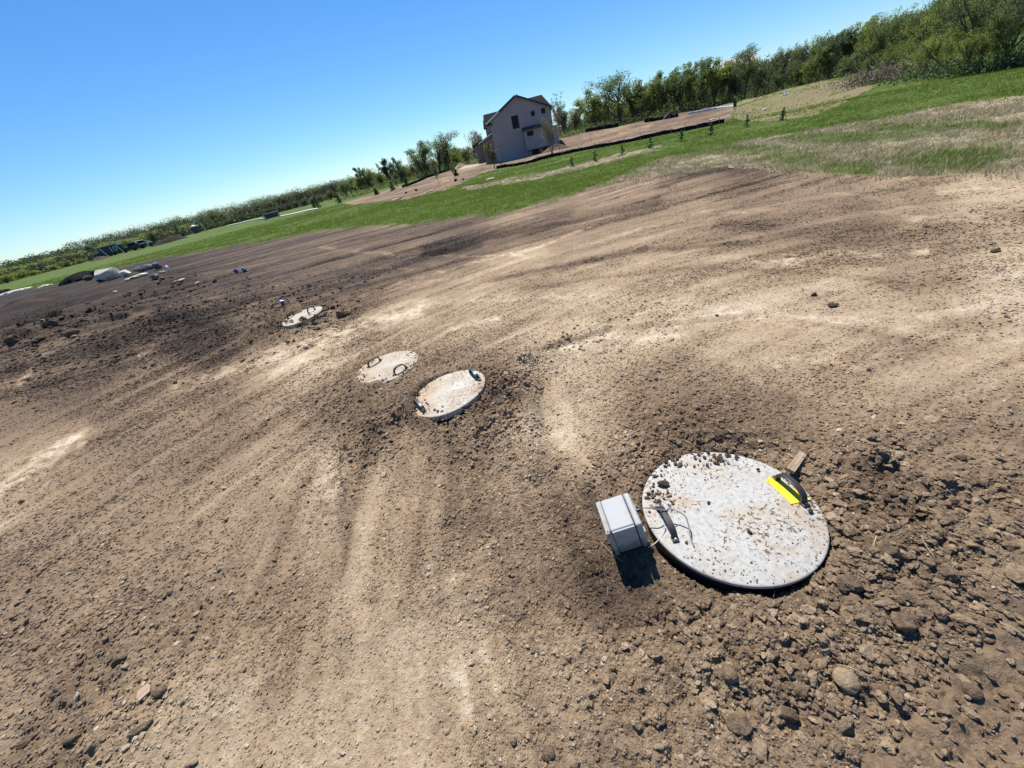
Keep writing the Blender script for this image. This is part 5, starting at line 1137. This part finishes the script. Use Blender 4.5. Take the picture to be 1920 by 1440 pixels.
# dark soil mounds in the far yard, light dirt pile by the garage
def mound(px, py, D, w_, h_, label, tone, seed):
    x, y, z = at(px, py, D); n = 60; X, Y = np.meshgrid(np.linspace(-1, 1, n), np.linspace(-1, 1, n)); r = np.sqrt(X ** 2 + Y ** 2)
    Z = h_ * np.clip(1 - r, 0, 1) ** .8 * (1 + .5 * fbm(X, Y, .5, 4, seed)) - .1
    i = np.arange(n - 1)[:, None] * n; j = np.arange(n - 1)[None]; Q = np.stack([i + j, i + j + 1, i + n + j + 1, i + n + j], -1).reshape(-1, 4)
    o = mesh_np('soil_pile', np.stack([X.ravel() * w_ / 2, Y.ravel() * w_ / 3, Z.ravel()], 1), Q, M_CLOD, False, {'tone': np.full(n * n, tone)}, None, label, 'soil pile')
    o.location = (x, y, z); o.rotation_euler = (0, 0, -math.atan2(x, y)); return o
mound(322,456,112,7.5,1.25,'long dark soil pile in front of the far left scrub',.02,3)
mound(864,313,86,3.2,1.1,'pale dirt pile left of the garage',.85,5)
mound(188,487,112,4,.7,'low brown pile left of the black trailer',.3,8); mound(1042,290,70,5,.9,'crumbled dirt edge at the right corner of the house',.35,12)
mound(878,309,80,5,.45,'flat pale dirt mound at the garage foot',.9,13)
# crate stack on the lot edge
x, y, z = at(1258,217,86); cr = empty('crate', (x, y, z), .3, 'brown wooden crate standing at the far lot edge under the trees', 'crate')
MB().box((-.7,-.5,.1),(.7,.5,.85)).build('box', mat('crate_brown', (.17, .10, .075), .8), cr, bevel=.02); MB().box((-.75,-.55,.86),(.75,.55,.95)).build('lid', M_STAKE, cr)
for s_ in (-.6, .6): MB().box((s_ - .08, -.5, -.05), (s_ + .08, .5, .099)).build('skid', M_STAKE, cr)
MB().sweep([(-.8, -.2, .8), (-2.2, -.2, -.1)], (0, 1, 0), .12, .06).build('leaning_board', M_STAKE, cr)
# pvc stub on the mound
x, y, z = at(1467,211,60); pv = empty('pvc_fitting', (x, y, z), 0, 'small white pvc pipe fitting sticking up from the bare mound', 'pipe fitting')
MB().tube([(0,0,-.1),(0,0,.55)], .07, 10).build('upright', M_WHT, pv); MB().box((-.45,-.15,-.05),(.5,.15,.10)).build('flange', M_WHT, pv, bevel=.03)
for px, py, s, lab in [(1433,216,.35,'pale flat stone left of the white pvc fitting'),(1402,220,.25,'pale stone near the fabric roll end'),(1335,228,.5,'white board scrap lying on the lot dirt'),(1365,221,.4,'white plastic scrap by the end of the black fence')]:
    x, y, z = at(px, py, 55); stone(x, y, z, (s, s * .5, .07), .3, .9, 'scrap', lab, 'debris', sub=3, m=RK['white'])
# dark irrigation-like debris on the near lot
for px, py, s, lab in [(855,341,.20,'bent dark root stump at the near edge of the lot dirt'),(870,342,.14,'small dark debris right of the root stump'),(776,344,.18,'dark debris beside the low black fence'),(757,347,.13,'small white-edged debris beside the low black fence')]:
    x, y, z = at(px, py, 46); stone(x, y, z, (s, s * .5, s * .8), .3, .02, 'debris', lab, 'debris', sub=3, nz=.3)
# low white edging pieces around the young trees
# ------------------------------------------------------------------ young trees, stakes, small shrubs
tree(1036,172,62,'sapling','grey','tall thin birch-like young tree in front of the right side of the house',None,.95,leaves=3200,lsize=.014,seed=31,bark=M_BARKG,name='young_tree',cat='young tree',base=None)
tree(1024,205,60,'bush','olive','pale-leaved young tree spreading low before the house, at the birch-like one',None,.7,leaves=3000,lsize=.02,seed=32,bark=M_BARKG,name='young_tree',cat='young tree')
tree(908,262,57,'sapling','olive','young olive-leaved tree in front of the garage',None,1.5,leaves=1700,lsize=.03,seed=33,bark=M_BARKG,name='young_tree',cat='young tree')
tree(918,270,57,'bush','olive','second young bushy tree in front of the porch wall',None,.6,leaves=900,lsize=.035,seed=34,name='young_tree',cat='young tree')
for px, py, D, lab in [(812,300,46,'young staked tree with olive leaves at the near edge of the lot, left of two'),(845,298,50,'young staked tree with olive leaves before the lot, right of two'),(740,325,60,'small yellowish young tree over the dirt strip'),(735,345,60,'smallest young tree on the dirt strip, left')]:
    tree(px, py, D, 'sapling', 'olive', lab, None, 1.0, leaves=500, lsize=.045, seed=35, name='young_tree', cat='young tree')
for px, py, D, lab in [(1108,252,55,'slim staked sapling on the lot dirt right of the house corner'),(1053,275,52,'bare whip sapling at the right corner of the house'),(1198,243,56,'bare whip sapling in the middle of the lot dirt'),(1308,224,58,'bare whip sapling on the upper right lot dirt')]:
    tree(px, py, D, 'sapling', 'olive', lab, None, .5, leaves=60, lsize=.05, seed=36, name='sapling', cat='sapling')
def weed(px, py, D, h, label, group=None):
    x, y, z = at(px, py, D); q = np.random.default_rng(int(px)); o = empty('seedling_tree', (x, y, z), 0, label, 'seedling', group)
    MB().tube([(0,0,-.05),(.02,0,h * .6),(.0,.02,h)], [.02,.015,.006], 5).build('trunk', M_BARK, o)
    n = 90; t = q.uniform(.05, 1, n) ** 1.1; P = np.stack([q.normal(0, .10, n) * (1.2 - t), q.normal(0, .10, n) * (1.2 - t), t * h], 1)
    V, Fq = quads(P, q.uniform(.06, .13, n), q); mesh_np('crown', V, Fq, ML['dark'], False, {'tint': np.repeat(q.uniform(0, 1, n), 4)}, o)
for i, (px, py) in enumerate([(1072,308),(1116,302),(1167,292),(1219,285),(1277,276),(1331,270),(1397,262),(1463,248)]):
    weed(px, py, 26 + i * .2, .58, 'dark knee-high seedling in the line along the green strip below the long black fence', 'seedlings along the green strip')
for px, py, D, h, lab in [(600,396,88,2.0,'dark leaning shrub at the right end of the white road'),(594,397,88,1.6,'dark post-like shrub touching the white road end'),(637,380,84,1.5,'dark cone-shaped shrub on the grass right of the white road'),(706,363,72,1.0,'small dark shrub on the grass strip, right of the cone-shaped one'),(736,354,72,1.3,'dark upright shrub beside the small yellowish young tree'),(762,345,70,1.2,'dark thin shrub near the low black fence'),(855,327,62,.9,'dark short post-like shrub in the lot dirt')]:
    x, y, z = at(px, py, D); n = 260; q = np.random.default_rng(int(px) + 1); t = q.uniform(0, 1, n); P = np.stack([q.normal(0, .22, n) * h * (1.05 - t), q.normal(0, .22, n) * h * (1.05 - t), t * h], 1)
    o = empty('shrub', (x, y, z), 0, lab, 'shrub'); MB().tube([(0,0,-.1),(0,0,h * .9)], [.06,.02], 6).build('trunk', M_BARK, o); V, Fq = quads(P, q.uniform(.15, .3, n), q); mesh_np('crown', V, Fq, ML['dark'], False, {'tint': np.repeat(q.uniform(0, 1, n), 4)}, o)
for px, py, lab in [(806,362,'flat pale concrete ring piece on the grass at the foot of the left staked tree'),(744,371,'flat pale slab on the grass left of the staked trees'),(921,344,'flat pale slab on the grass below the garage')]:
    x, y, z = at(px, py, 34); stone(x, y, z, (.5, .25, .07), -.2, .85, 'slab', lab, 'slab', sub=4, m=RK['pale'])
